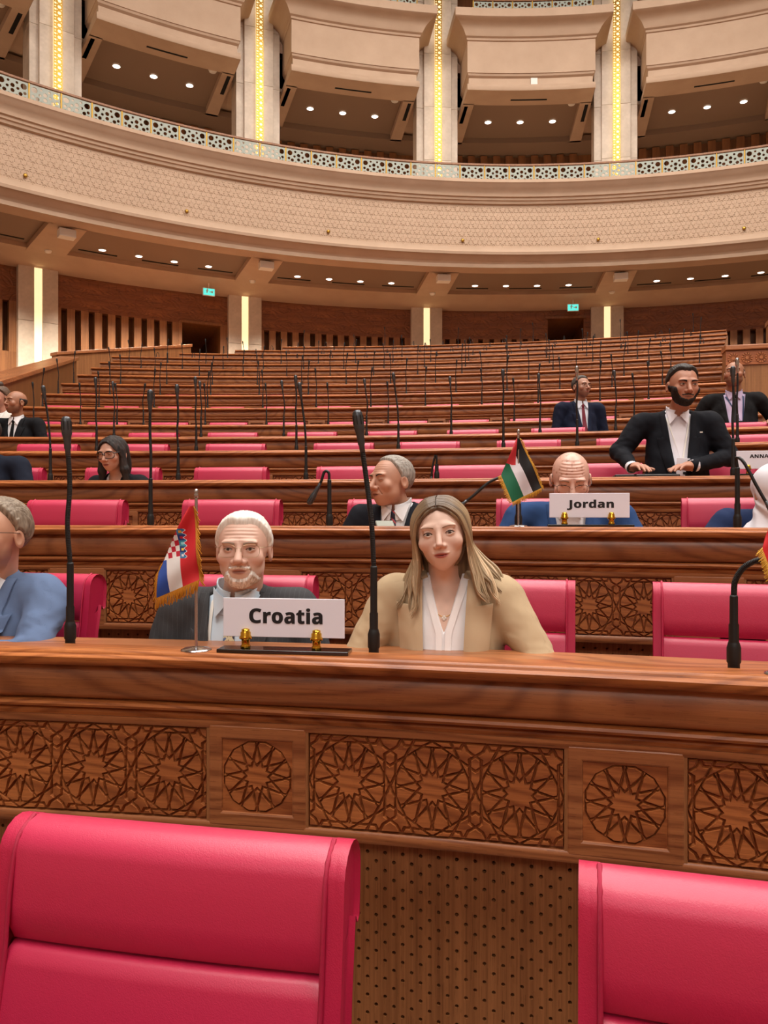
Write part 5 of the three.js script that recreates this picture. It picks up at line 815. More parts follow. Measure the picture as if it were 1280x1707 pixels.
{ // white-bearded man
  const r = person({ label: 'white-haired bearded man in glasses and charcoal suit seated behind the Croatia sign', row: 1, u: 406, v: 918, off: 0.56, turn: 0.08, yaw: 0.1, pitch: 0.03, roll: 0.0, size: 1.0, skin: 0xd0aa98, spots: 0, stubble: 0xd8ccc2, face: { jaw: 1.1, fat: 1.08, nose: 1.15, noseWide: 1.15, eyeOpen: 0.74, brow: 1.15, wrinkle: 1, width: 1.03 }, iris: 0x4d4034, browColor: 0xa89a8c, browThick: 1.0, lipColor: 0x9a6254, glasses: wireGlasses,
    hair: { c1: 0xcfc8bc, c2: 0xf2efe8, thick: 0.012, top: 0.7, rough: 0.001, mask: shortHair(0.078, 0.012, -0.035) }, beard: { c1: 0xb9aea2, c2: 0xf4f0ea, thick: 0.0065, mask: beardShape([[0, -0.083], [0.024, -0.078], [0.034, -0.056], [0.042, -0.06], [0.055, -0.085], [0.08, -0.09]]), rough: 0.0016 },
    jacketMat: pinstripe, shirt: 0xc3d4e2, tie: 0x30303a, tieMat: tiePaisley, sw: 0.185, shoulderY: -0.175, torsoZ: -0.06, torsoX: -0.03, belly: 1.12, chestScale: 1.1, vDepth: 0.34, vWide: 0.085, vShift: -0.05, cell: 0.005, headCell: 0.0026, fold: 0.003,
    arms: [[[-0.235, -0.225, -0.07], [-0.31, -0.46, -0.02], [-0.17, -0.5, 0.2]], [[0.17, -0.225, -0.07], [0.25, -0.44, -0.02], [0.13, -0.48, 0.2]]], hands: [{ pose: 'curl', at: [-0.12, -0.5, 0.24], ry: 0.6, left: true }, { pose: 'curl', at: [0.09, -0.48, 0.24], ry: -0.6 }], neck: 1.12 });
  const lan = (s) => drape(r.sF, poly([[0, r.tx + s * 0.062, r.sy + 0.03], [1, r.tx + s * 0.03 - 0.02, r.sy - 0.3]]), poly([[0, r.tx + s * 0.072, r.sy + 0.02], [1, r.tx + s * 0.042 - 0.02, r.sy - 0.3]]), 0.004, 0.0015, 24, 2);
  for (const s of [-1, 1]) mesh('lanyard', r.up(lan(s)), M.white, r.g);
}
{ // blonde woman
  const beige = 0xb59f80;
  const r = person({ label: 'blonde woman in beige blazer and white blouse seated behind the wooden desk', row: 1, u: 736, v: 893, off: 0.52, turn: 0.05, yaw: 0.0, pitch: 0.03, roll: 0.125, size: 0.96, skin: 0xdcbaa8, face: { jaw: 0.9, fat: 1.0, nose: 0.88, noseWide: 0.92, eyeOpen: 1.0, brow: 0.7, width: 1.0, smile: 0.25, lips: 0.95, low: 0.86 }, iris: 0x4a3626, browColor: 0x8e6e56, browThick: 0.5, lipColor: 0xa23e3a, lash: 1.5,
    chest: true, jacket: beige, litLapelMat: M_cloth(0xbda687), lapelRoll: 0.009, shirt: 0xf1f0f2, collar: false, shirtV: 0.1, shirtVW: 0.052, sw: 0.14, shoulderY: -0.17, torsoZ: -0.05, torsoX: 0.01, chestScale: 0.98, belly: 0.94, vDepth: 1.2, vWide: 0.068, lapelWide: 1.15, notch: 0.14, cell: 0.0048, headCell: 0.0026, shirtCell: 0.004, fold: 0.0028, armR: 0.92, neck: 0.86,  // lapel tone lighter than the blazer: light on upward-facing cloth put into the colour
    arms: [[[-0.155, -0.19, -0.05], [-0.245, -0.37, 0.03], [-0.09, -0.365, 0.24]], [[0.18, -0.19, -0.05], [0.285, -0.37, 0.04], [0.13, -0.365, 0.26]]], hands: [{ pose: 'flat', at: [-0.05, -0.375, 0.27], ry: 0.9, left: true }, { pose: 'flat', at: [0.09, -0.375, 0.29], ry: -0.9 }], trousers: beige });
  // necklace: fine chain with clover pendants
  const chain = []; for (let k = 0; k <= 20; k++) { const q = -1 + k / 10; let x = r.tx + q * 0.05, y = r.sy - 0.005 - 0.05 * (1 - q * q), z = 0.3; for (let s = 0; s < 60; s++) { const d = r.skinF(x, y, z); if (d < 0.0008) break; z -= Math.max(d * 0.85, 0.0006); } chain.push([x, y, z + 0.0015]); }
  mesh('necklace', r.up(tube(chain, 0.0008, 50, 4)), M.brass, r.g);
  for (const k of [5, 10, 16]) { const c = chain[k], q = merge([[1, 0], [-1, 0], [0, 1], [0, -1]].map(([a, b]) => new THREE.SphereGeometry(0.0042, 10, 8).scale(1, 1, 0.4).translate(c[0] + a * 0.0036, c[1] + b * 0.0036 - 0.004, c[2] + 0.002))); mesh('clover_pendant', r.up(q), M.white, r.g); }
  for (const s of [-1, 1]) mesh('blouse_placket', r.up(drape(r.sF, poly([[0, r.tx + s * 0.05, r.sy + 0.05], [0.45, r.tx + s * 0.004, r.sy - 0.1], [1, r.tx + s * 0.003, r.sy - 0.36]]), poly([[0, r.tx + s * 0.068, r.sy + 0.045], [0.45, r.tx + s * 0.022, r.sy - 0.1], [1, r.tx + s * 0.018, r.sy - 0.36]]), 0.001, 0.003, 30, 3)), M_cloth(0xf6f5f6, 0.8), r.g);
  // long hair: scalp cap plus swept locks
  const dark = lin(0x6e5a46), light = lin(0xcdb492), blonde = lin(0x9c8464), root = lin(0x5c4a3a);
  const cap = surfaceNets((x, y, z) => { const d = skullOnly(x / 0.97, y, z), ax = Math.abs(x); const lim = z > 0 ? mix(-0.03, 0.077 - 12 * x * x, sstep(0.0, 0.06, z)) : -0.1; const m = y - lim, th = mix(-0.01, 0.0115 - 0.004 * Math.exp(-((ax / 0.006) ** 2)), sstep(-0.012, 0.012, m)); let b = d - th + 0.0012 * noise3(x * 150, y * 40, z * 60); b = smin(b, ell(x, y, z, 0, -0.07, -0.065, 0.075, 0.14, 0.05), 0.03); return b * 0.8; }, [-0.13, -0.23, -0.14], [0.13, 0.16, 0.12], 0.0035, 1);
  const locks = [];
  SEED = 777;
  const proj = (x, y, z, o) => { for (let q = 0; q < 6; q++) { const d = skullOnly(x, y, z), E = 0.002, gx = skullOnly(x + E, y, z) - d, gy = skullOnly(x, y + E, z) - d, gz = skullOnly(x, y, z + E) - d, l = len3(gx, gy, gz) || 1; x -= gx / l * (d - o); y -= gy / l * (d - o); z -= gz / l * (d - o); } return [x, y, z]; };
  const clumps = []; for (const s of [-1, 1]) for (let c = 0; c < 15; c++) { const fr = c / 14, r1 = rnd(), r2 = rnd(), r3 = rnd(); clumps.push({ s, fr, out: mix(0.08, 0.1 + 0.045 * fr, r1), tip: [s * mix(0.07 + 0.03 * fr, 0.12 + 0.05 * fr, r1), -0.15 - 0.04 * r2 - (s < 0 ? 0.015 : 0.0), mix(0.062, -0.03, fr) + 0.012 * r3], curl: (r3 - 0.35) * 0.03, tone: r2 }); }
  for (const cl of clumps) for (let i = 0; i < 22; i++) {
    const s = cl.s, jx = rnd() - 0.5, jy = rnd() - 0.5, jz = rnd() - 0.5, fr = Math.max(0, Math.min(1, cl.fr + jz * 0.1)), z0 = mix(0.07, -0.075, fr), o = 0.0095 + 0.0045 * (jx + 0.5), pts = [];
    pts.push(proj(s * 0.002, 0.105, z0, o - 0.0035), proj(s * 0.03, 0.098 - fr * 0.01, z0 + 0.006, o), proj(s * 0.06, 0.058, z0 * 0.87, o + 0.001), proj(s * 0.073, 0.012, z0 * 0.72, o + 0.003));
    pts.push([s * (mix(0.074, 0.086, jx + 0.5)), -0.035, mix(0.038, -0.06, fr)], [s * (mix(0.076, cl.out, 0.5) + jx * 0.016), -0.082, mix(0.04, -0.055, fr) + jz * 0.012], [s * (cl.out + jx * 0.016), -0.122 + jy * 0.006, mix(0.046, -0.05, fr) + jz * 0.012 + 0.006]);
    const tp = [cl.tip[0] + jx * 0.007, cl.tip[1] + jy * 0.014, cl.tip[2] + jz * 0.007]; pts.push(tp, [tp[0] + s * cl.curl, tp[1] - 0.02 + jy * 0.006, tp[2] + 0.006]);
    const c = new THREE.CatmullRomCurve3(pts.map((p) => new THREE.Vector3(...p))), n = 34, rad = 5, R0 = 0.0018 + 0.0022 * rnd(), tg = new THREE.TubeGeometry(c, n, R0, rad), P = tg.attributes.position, col = new Float32Array(P.count * 3), tone = Math.max(0, Math.min(1, cl.tone * 0.7 + rnd() * 0.4 - 0.05));
    for (let a = 0; a <= n; a++) { const q = a / n, ce = c.getPointAt(q), tap = Math.min(1, (1 - q) * 5 + 0.12); for (let b = 0; b <= rad; b++) { const v = a * (rad + 1) + b; P.setXYZ(v, ce.x + (P.getX(v) - ce.x) * tap, ce.y + (P.getY(v) - ce.y) * tap, ce.z + (P.getZ(v) - ce.z) * tap); const cc = mix3(mix3(root, tone < 0.35 ? dark : blonde, sstep(0.0, 0.3, q)), tone > 0.7 ? light : blonde, sstep(0.15, 0.75, q)); col.set(cc.map((w) => w * (0.85 + 0.3 * tone)), v * 3); } }
    tg.setAttribute('color', new THREE.BufferAttribute(col, 3)); locks.push(tg.toNonIndexed());
  }
  const capN = paint(cap, (x, y, z) => { const ax = Math.abs(x), n = 0.5 + 0.6 * noise3(x * 140, y * 20, z * 90); return mix3(root, blonde, Math.max(0, Math.min(1, n * sstep(0.0, 0.05, ax)))); });
  const locksGeo = mergeGeometries(locks);
  mesh('hair', r.headUp(capN), M_vc(0.5), r.g); mesh('hair_locks', r.headUp(locksGeo), M_vc(0.45), r.g).userData.kind = 'stuff';
}
{ // man in blue at the left edge
  person({ label: 'man in a blue-grey suit with glasses at the left edge, arms folded', row: 1, u: -6, v: 893, off: 0.55, turn: -0.1, yaw: -0.14, pitch: 0.0, roll: -0.05, size: 1.02, skin: 0xc8997f, face: { jaw: 1.0, nose: 1.1, eyeOpen: 0.7, smile: 0.8 }, iris: 0x40505a, browColor: 0x5a4636, glasses: darkWire, stubble: 0x8a6a58,
    hair: { c1: 0x5c4c3c, c2: 0x9a8c7a, thick: 0.013, top: 0.6, rough: 0.0016, mask: shortHair(0.078, 0.012, -0.02) },
    jacket: 0x5e7192, shirt: 0xe9e9ee, tie: 0x6a6a6e, sw: 0.17, shoulderY: -0.18, torsoZ: -0.05, torsoX: -0.05, vDepth: 0.34, vWide: 0.085, cell: 0.0052, headCell: 0.003, crease: 1.8, fold: 0.005,
    arms: [[[-0.25, -0.225, -0.05], [-0.3, -0.38, 0.08], [-0.0, -0.345, 0.15]], [[0.15, -0.215, -0.05], [0.185, -0.36, 0.1], [-0.08, -0.325, 0.19]]], hands: [{ pose: 'curl', at: [0.06, -0.335, 0.145], ry: 1.35, left: true }, { pose: 'curl', at: [-0.12, -0.325, 0.2], ry: -1.3 }] });
}
{ // grey-haired man, eyes closed
  const r = person({ label: 'grey-haired man with closed eyes in a dark suit beside the tall microphone', row: 2, u: 652, v: 803, off: 0.56, turn: -0.1, yaw: -0.66, pitch: 0.04, roll: 0.03, size: 1.06, skin: 0xbb8d76, face: { jaw: 1.08, fat: 1.12, nose: 1.25, noseWide: 1.15, eyeOpen: 0, lips: 0.8, wrinkle: 0.6 }, browColor: 0x3c3028, lipColor: 0x8e5a4c,
    hair: { c1: 0x6f6860, c2: 0xa9a299, thick: 0.009, rough: 0.0012, mask: shortHair(0.096, 0.02, -0.035) },
    jacket: 0x171a22, shirt: 0xdfe2e6, tie: 0x20203a, tieMat: tieStripe, sw: 0.185, shoulderY: -0.158, torsoZ: -0.05, torsoX: 0.02, vDepth: 0.34, vWide: 0.075, cell: 0.007, headCell: 0.003, belly: 1.1, chestScale: 1.08,
    arms: [[[-0.18, -0.21, -0.05], [-0.29, -0.38, 0.0], [-0.1, -0.36, 0.2]], [[0.22, -0.21, -0.05], [0.28, -0.42, 0.0], [0.06, -0.38, 0.2]]], hands: [{ pose: 'curl', at: [-0.06, -0.355, 0.23], ry: 0.9, left: true }, { pose: 'curl', at: [0.02, -0.375, 0.23], ry: -0.9 }], neck: 1.12 });
}
{ // bald man behind the Jordan sign
  person({ label: 'bald man in a blue suit looking down behind the Jordan sign', row: 2, u: 951, v: 800, off: 0.56, turn: 0.06, yaw: 0.02, pitch: 0.42, roll: 0, size: 1.08, skin: 0xd2a796, spots: 1, skinRough: 0.4, face: { jaw: 1.1, fat: 1.12, nose: 1.25, noseWide: 1.2, eyeOpen: 0.12, brow: 1.2, wrinkle: 1.6 }, browColor: 0x8a7464, glasses: { ...darkWire, y: -0.002 },
    hair: { c1: 0x8a8078, c2: 0xa79c92, thick: 0.003, rough: 0.0008, mask: (x, y, z) => Math.min(0.045 - y, Math.abs(x) - 0.05 - Math.max(0, z) * 0.6 + (z < -0.05 ? 0.05 : 0), y + 0.04 - (z > 0 ? 1.2 * z : 0)) },
    jacket: 0x2a4674, shirt: 0xdedee2, sw: 0.215, shoulderY: -0.15, torsoZ: -0.09, vDepth: 0.34, vWide: 0.08, cell: 0.007, headCell: 0.003, belly: 1.15, chestScale: 1.12,
    arms: [[[-0.23, -0.18, -0.09], [-0.33, -0.36, -0.02], [-0.12, -0.36, 0.18]], [[0.23, -0.18, -0.09], [0.33, -0.36, -0.02], [0.12, -0.36, 0.18]]], hands: [{ pose: 'curl', at: [-0.08, -0.36, 0.21], ry: 0.7, left: true }, { pose: 'curl', at: [0.08, -0.36, 0.21], ry: -0.7 }], neck: 1.15 });
}
const longDark = (r, n, c1, c2, len) => { // straight dark hair to the shoulders
  const A = lin(c1), Bc = lin(c2), cap = surfaceNets((x, y, z) => { const d = skullOnly(x, y, z), lim = z > 0 ? mix(-0.03, 0.082 - 14 * x * x, sstep(0.0, 0.06, z)) : -0.1, th = mix(-0.01, 0.013, sstep(-0.012, 0.012, y - lim)); let b = d - th; b = smin(b, ell(x, y, z, 0, -0.06, -0.06, 0.08, 0.13, 0.055), 0.03); for (const s of [-1, 1]) { b = smin(b, cone(x, y, z, [s * 0.07, 0.02, 0.005], [s * 0.083, -0.1, 0.02], 0.02, 0.026), 0.02); b = smin(b, cone(x, y, z, [s * 0.083, -0.1, 0.02], [s * 0.09, -len, 0.03], 0.026, 0.018), 0.015); } return (b + 0.003 * noise3(x * 90, y * 14, z * 90)) * 0.8; }, [-0.14, -len - 0.04, -0.14], [0.14, 0.16, 0.12], 0.005, 1);
  mesh('hair', r.headUp(paint(cap, (x, y, z) => mix3(A, Bc, Math.max(0, 0.5 + noise3(x * 120, y * 16, z * 120))))), M_vc(0.75), r.g);
};
{ const r = person({ label: 'dark-haired woman in thick black glasses looking down, in a black jacket', row: 3, u: 188, v: 757, off: 0.5, turn: -0.1, yaw: -0.12, pitch: 0.22, roll: 0.03, size: 1.0, skin: 0xc0937e, face: { jaw: 0.92, nose: 1.0, eyeOpen: 0.25 }, browColor: 0x2a1c16, lipColor: 0x8e4a46, glasses: blackRims, jacket: 0x14151a, shirt: 0xe4e2e2, collar: false, shirtV: 0.08, chest: true, sw: 0.145, shoulderY: -0.185, torsoZ: -0.07, vDepth: 0.26, vWide: 0.06, cell: 0.008, headCell: 0.0034, armR: 0.9, neck: 0.88,
    arms: [[[-0.165, -0.215, -0.07], [-0.25, -0.4, 0.0], [-0.08, -0.38, 0.2]], [[0.165, -0.215, -0.07], [0.25, -0.4, 0.0], [0.08, -0.38, 0.2]]], hands: [{ pose: 'curl', at: [-0.05, -0.38, 0.23], ry: 0.8, left: true }, { pose: 'curl', at: [0.05, -0.38, 0.23], ry: -0.8 }] }); longDark(r, 0, 0x0e0907, 0x2a1c16, 0.19); }
person({ label: 'man in a navy suit cut off by the left edge of the photo', row: 3, u: -26, v: 722, off: 0.5, yaw: -0.3, skin: 0xb58068, size: 1, face: {}, browColor: 0x2a1c16, hair: { c1: 0x1a1412, c2: 0x3a302a, thick: 0.009, mask: shortHair(0.08, 0.01, -0.02), cell: 0.005 }, jacket: 0x171d2c, shirt: 0xe0e0e4, tie: 0x222233, sw: 0.19, shoulderY: -0.2, torsoZ: -0.04, cell: 0.008, headCell: 0.005,
  arms: [[[-0.21, -0.225, -0.05], [-0.28, -0.42, 0.03], [-0.1, -0.4, 0.22]], [[0.21, -0.225, -0.05], [0.29, -0.42, 0.03], [0.1, -0.4, 0.22]]] });
person({ label: 'bald man in a black suit and black tie seated by the left aisle', row: 5, u: 26, v: 671, off: 0.62, turn: -0.15, yaw: -0.45, pitch: 0.0, size: 1.06, skin: 0x9a6a50, face: { jaw: 1.05, fat: 1.05, eyeOpen: 0.6 }, stubble: 0x4a3428, browColor: 0x1c1410, hair: { c1: 0x17110e, c2: 0x2c2420, thick: 0.004, mask: (x, y, z) => Math.min(0.05 - y, Math.abs(x) - 0.052 - Math.max(0, z) * 0.5 + (z < -0.05 ? 0.05 : 0), y + 0.03), cell: 0.005 }, jacket: 0x121317, shirt: 0xe6e6ea, tie: 0x0c0c0e, sw: 0.19, shoulderY: -0.2, torsoZ: -0.04, vDepth: 0.3, vWide: 0.07, cell: 0.009, headCell: 0.0045,
  arms: [[[-0.21, -0.225, -0.05], [-0.28, -0.45, 0.0], [-0.1, -0.45, 0.2]], [[0.21, -0.225, -0.05], [0.29, -0.45, 0.0], [0.1, -0.45, 0.2]]] });
{ const r = person({ label: 'brown-haired person in a white top at the far left edge, hair tied up', row: 5, u: 0, v: 662, off: 1.35, yaw: -0.5, pitch: 0.2, skin: 0xc08a74, size: 1, face: { jaw: 0.9 }, browColor: 0x4a3424, hair: { c1: 0x3c2a1e, c2: 0x6a4e38, thick: 0.016, top: 0.6, mask: shortHair(0.07, 0, -0.03), cell: 0.005 }, jacket: 0xd8d2ca, shirt: 0xe8e6e2, collar: false, lapel: false, sw: 0.15, shoulderY: -0.2, torsoZ: -0.04, vDepth: 0.1, vWide: 0.05, cell: 0.01, headCell: 0.005, neck: 0.9, armR: 0.9,
  arms: [[[-0.17, -0.22, -0.05], [-0.24, -0.42, 0.0], [-0.1, -0.44, 0.2]], [[0.17, -0.22, -0.05], [0.24, -0.42, 0.0], [0.1, -0.44, 0.2]]] });
  mesh('hair_bun', r.headUp(new THREE.SphereGeometry(0.035, 16, 12).translate(0.01, 0.135, -0.02)), new THREE.MeshStandardMaterial({ color: 0x3c2a1e, roughness: 0.6 }), r.g); }
{ // standing bearded man leaning on the desk
  const bd = beardShape([[0, -0.075], [0.028, -0.062], [0.04, -0.05], [0.052, -0.03], [0.06, 0.0], [0.08, 0.01]], 0.0105);
  const r = person({ label: 'dark-bearded man in a black suit with badge standing and leaning on the desk', row: 3, u: 1138, v: 644, off: 0.42, turn: 0.05, standing: true, yaw: 0.22, pitch: 0.14, roll: -0.02, size: 1.04, skin: 0xb07c64, face: { jaw: 1.02, nose: 1.15, noseWide: 1.05, eyeOpen: 0.55, brow: 1.15 }, iris: 0x2a1a12, gaze: [0.2, -0.15], browColor: 0x17100d, browThick: 1.5, lipColor: 0x96604f,
    hair: { c1: 0x120e0c, c2: 0x2e2620, thick: 0.011, top: 1.4, rough: 0.0016, mask: shortHair(0.077, 0.014, -0.005) }, beard: { c1: 0x0f0b09, c2: 0x261c17, thick: 0.005, mask: bd, rough: 0.0012 },
    jacket: 0x14161d, shirt: 0xe8e6ee, cuffs: true, sw: 0.175, shoulderY: -0.185, torsoZ: -0.1, torsoX: -0.02, vDepth: 0.46, vWide: 0.075, cell: 0.007, headCell: 0.003, hipY: -0.72, crease: 1.5,
    arms: [[[-0.22, -0.2, -0.1], [-0.335, -0.36, -0.06], [-0.285, -0.452, 0.1]], [[0.17, -0.215, -0.1], [0.255, -0.395, -0.06], [0.05, -0.45, 0.1]]], hands: [{ pose: 'flat', at: [-0.27, -0.455, 0.12], ry: 0.35, left: true }, { pose: 'flat', at: [0.02, -0.455, 0.12], ry: -0.75 }] });
  for (const s of [-1, 1]) mesh('lanyard', r.up(drape(r.sF, poly([[0, r.tx + s * 0.058, r.sy + 0.02], [1, r.tx + 0.005 + s * 0.006, r.sy - 0.22]]), poly([[0, r.tx + s * 0.066, r.sy + 0.01], [1, r.tx + 0.01 + s * 0.009, r.sy - 0.22]]), 0.004, 0.0015, 20, 2)), M.white, r.g);
  const bz = 0.065; const bdg = mesh('badge', r.up(bevelBox(0.07, 0.1, 0.003, 0.001).rotateZ(-0.1).translate(r.tx + 0.01, r.sy - 0.27, r.tz + 0.16)), M.paper, r.g);
  mesh('badge_print', r.up(merge([box(0.045, 0.006, 0.001, -0.004, -0.005, 0.002), box(0.035, 0.004, 0.001, -0.004, -0.014, 0.002), box(0.014, 0.012, 0.001, 0.012, -0.034, 0.002)]).rotateZ(-0.1).translate(r.tx + 0.01, r.sy - 0.27, r.tz + 0.161)), M.ink, r.g);
  mesh('lapel_pin', r.up(box(0.014, 0.007, 0.004).translate(r.tx + 0.115, r.sy - 0.075, r.tz + 0.115)), M.white, r.g);
}
person({ label: 'man in a navy suit, glasses and dark red tie standing in the cross aisle', row: 5, u: 969, v: 645, off: 1.25, turn: 0.35, standing: true, yaw: 0.35, size: 1.0, skin: 0xa67a64, face: { jaw: 1.0, nose: 1.1, eyeOpen: 0.6 }, stubble: 0x5a443a, browColor: 0x1c1410, glasses: darkWire, hair: { c1: 0x1a1614, c2: 0x5a544e, thick: 0.011, top: 0.6, mask: shortHair(0.075, 0.01, -0.015), cell: 0.004 }, jacket: 0x161c30, shirt: 0xd4dae4, tie: 0x6a2430, sw: 0.175, shoulderY: -0.2, torsoZ: -0.04, vDepth: 0.36, vWide: 0.07, cell: 0.008, headCell: 0.004, hipY: -0.7,
  arms: [[[-0.2, -0.22, -0.05], [-0.25, -0.48, -0.04], [-0.22, -0.7, 0.05]], [[0.2, -0.22, -0.05], [0.25, -0.48, -0.04], [0.22, -0.7, 0.05]]] });
{ const r = person({ label: 'heavy moustached man with dark lanyard standing behind a pink chair at the right', row: 5, u: 1224, v: 624, off: 0.98, turn: 0.0, standing: true, yaw: -0.22, pitch: -0.1, size: 1.1, skin: 0x9c6c52, face: { jaw: 1.12, fat: 1.15, nose: 1.2, noseWide: 1.2, eyeOpen: 0.35 }, browColor: 0x1c1410, stubble: 0x4a382e, hair: { c1: 0x2a2420, c2: 0x4a423c, thick: 0.003, mask: (x, y, z) => Math.min(0.06 - y, Math.abs(x) - 0.05 - Math.max(0, z) * 0.5 + (z < -0.05 ? 0.05 : 0), y + 0.02), cell: 0.004 }, beard: { c1: 0x120d0a, c2: 0x241a15, thick: 0.004, mask: (x, y, z) => z > 0.06 ? Math.min(0.006 - Math.abs(y + 0.0465 + Math.abs(x) * 0.2), 0.034 - Math.abs(x)) : -0.05 }, jacket: 0x141416, shirt: 0xb8a8c4, tie: 0x111114, sw: 0.2, shoulderY: -0.215, torsoZ: -0.06, belly: 1.25, chestScale: 1.2, vDepth: 0.6, vWide: 0.1, vShift: 0.0, cell: 0.008, headCell: 0.004, hipY: -0.75, lapelWide: 0.9,
  arms: [[[-0.23, -0.25, -0.07], [-0.34, -0.42, -0.1], [-0.29, -0.46, 0.1]], [[0.23, -0.25, -0.07], [0.34, -0.42, -0.1], [0.3, -0.45, 0.1]]], hands: [{ pose: 'flat', at: [-0.28, -0.462, 0.13], ry: 0.3, left: true }, { pose: 'flat', at: [0.29, -0.455, 0.13], ry: -0.2 }], neck: 1.2 });
  for (const s of [-1, 1]) mesh('lanyard', r.up(drape(r.sF, poly([[0, s * 0.068, r.sy + 0.02], [1, 0.05 + s * 0.004, r.sy - 0.24]]), poly([[0, s * 0.08, r.sy + 0.01], [1, 0.055 + s * 0.01, r.sy - 0.24]]), 0.004, 0.0015, 20, 2)), M.lanyardBlue ||= new THREE.MeshStandardMaterial({ color: 0x2a3a5c, roughness: 0.8 }), r.g);
  mesh('badge', r.up(bevelBox(0.09, 0.13, 0.008, 0.003).translate(0.06, r.sy - 0.29, r.tz + 0.17)), M.black, r.g); }
{ // person in a white headscarf at the right edge
  const row = ROWS[2], R = row.R + 0.55, t = thetaAt(1296, R), p = polar(R, t), hy = EYE + (853 - 822) * -p[2] / FPX - row.floor;
  const r = person({ label: 'person in a white headscarf and navy jacket cut off by the right edge', row: 2, u: 1296, v: 822, off: 0.55, turn: -0.1, yaw: 0.5, pitch: 0.15, skin: 0xb98a72, size: 1, face: { jaw: 0.9 }, jacket: 0x1c2c50, shirt: 0xe2e2e6, collar: false, sw: 0.17, shoulderY: -0.12, torsoZ: -0.07, vDepth: 0.2, vWide: 0.05, cell: 0.007, headCell: 0.004, browColor: 0x2a1c16, neck: 0.9, armR: 0.95,
    arms: [[[-0.2, -0.135, -0.06], [-0.29, -0.26, 0.03], [-0.1, -0.3, 0.22]], [[0.2, -0.135, -0.06], [0.28, -0.28, 0.03], [0.1, -0.3, 0.22]]] });
  const sc = surfaceNets((x, y, z) => { let d = skullOnly(x, y, z) - 0.016; d = smin(d, cone(x, y, z, [0, -0.06, -0.01], [0, -0.16, 0.0], 0.075, 0.1), 0.03); d = smin(d, ell(x, y, z, 0, -0.2, 0.0, 0.15, 0.08, 0.12), 0.04); d = smax(d, -ell(x, y, z, 0, -0.012, 0.11, 0.05, 0.075, 0.06), 0.01); return d + 0.004 * Math.sin((y * 0.8 + z * 0.5 + x * 0.3) * 130 + 3 * noise3(x * 12, y * 12, z * 12)) * sstep(0.06, -0.1, y) + 0.003 * noise3(x * 22, y * 12, z * 22); }, [-0.2, -0.3, -0.17], [0.2, 0.17, 0.16], 0.0045, 2);
  mesh('headscarf', r.headUp(sc), M_cloth(0xdcdce4, 0.8), r.g);
}
// ------------------------------------------------------------------ name signs, flags, phone, tablet
const font = await new FontLoader().loadAsync('fonts/droid/droid_sans_bold.typeface.json');
function textGeo(str, w, h, depth = 0.0006) {
  const g = new TextGeometry(str, { font, size: 1, depth: 0.02, curveSegments: 5, bevelEnabled: true, bevelSize: 0.022, bevelThickness: 0.001, bevelSegments: 1 }); g.computeBoundingBox(); const b = g.boundingBox;
  g.translate(-(b.min.x + b.max.x) / 2, -(b.min.y + b.max.y) / 2, 0); g.scale(w / (b.max.x - b.min.x), h / (b.max.y - b.min.y), depth / 0.02); return g;
}
function clampGeo() { return lathe([[0, 0], [0.0115, 0], [0.0115, 0.006], [0.0095, 0.008], [0.0095, 0.02], [0.0145, 0.022], [0.0145, 0.027], [0.012, 0.03], [0.012, 0.037], [0.0095, 0.039], [0.0095, 0.044], [0.004, 0.046], [0, 0.046]], 20); }
function nameSign(k, u, text, tw, th, label, tOff = [0, 0], turn = 0) {
  const row = ROWS[k], R = row.R + 0.055, t = thetaAt(u, R), g = thing('name_sign', label, 'name sign', polar(R, t, row.top), -t + turn, undefined);
  const base = mesh('base', bevelBox(0.312, 0.009, 0.055, 0.002, 0.003, 0.0045, 0), M.blackGloss, g);
  const b = mesh('board', bevelBox(0.291, 0.091, 0.004, 0.0012, 0, 0.035 + 0.0455, -0.002), M.paper, g);
  mesh('lettering', textGeo(text, tw, th).translate(tOff[0], 0.035 + 0.0455 + tOff[1], 0.0002), M.ink, g);
  for (const s of [-1, 1]) { const c = mesh('brass_clamp', clampGeo(), M.brass, g); c.position.set(s * 0.085 - 0.005, 0.009, 0.003); }
  return g;
}
nameSign(1, 472, 'Croatia', 0.176, 0.037, 'white name sign reading Croatia on brass clamps and black base', [0.006, 0.005], 0.05);
nameSign(2, 982, 'Jordan', 0.17, 0.039, 'white name sign reading Jordan on brass clamps', [0.004, 0.002], 0.08);
nameSign(3, 1279, 'ANNA LINDH', 0.19, 0.018, 'white name sign with small black capitals at the right edge', [0.012, 0.018], 0.1);

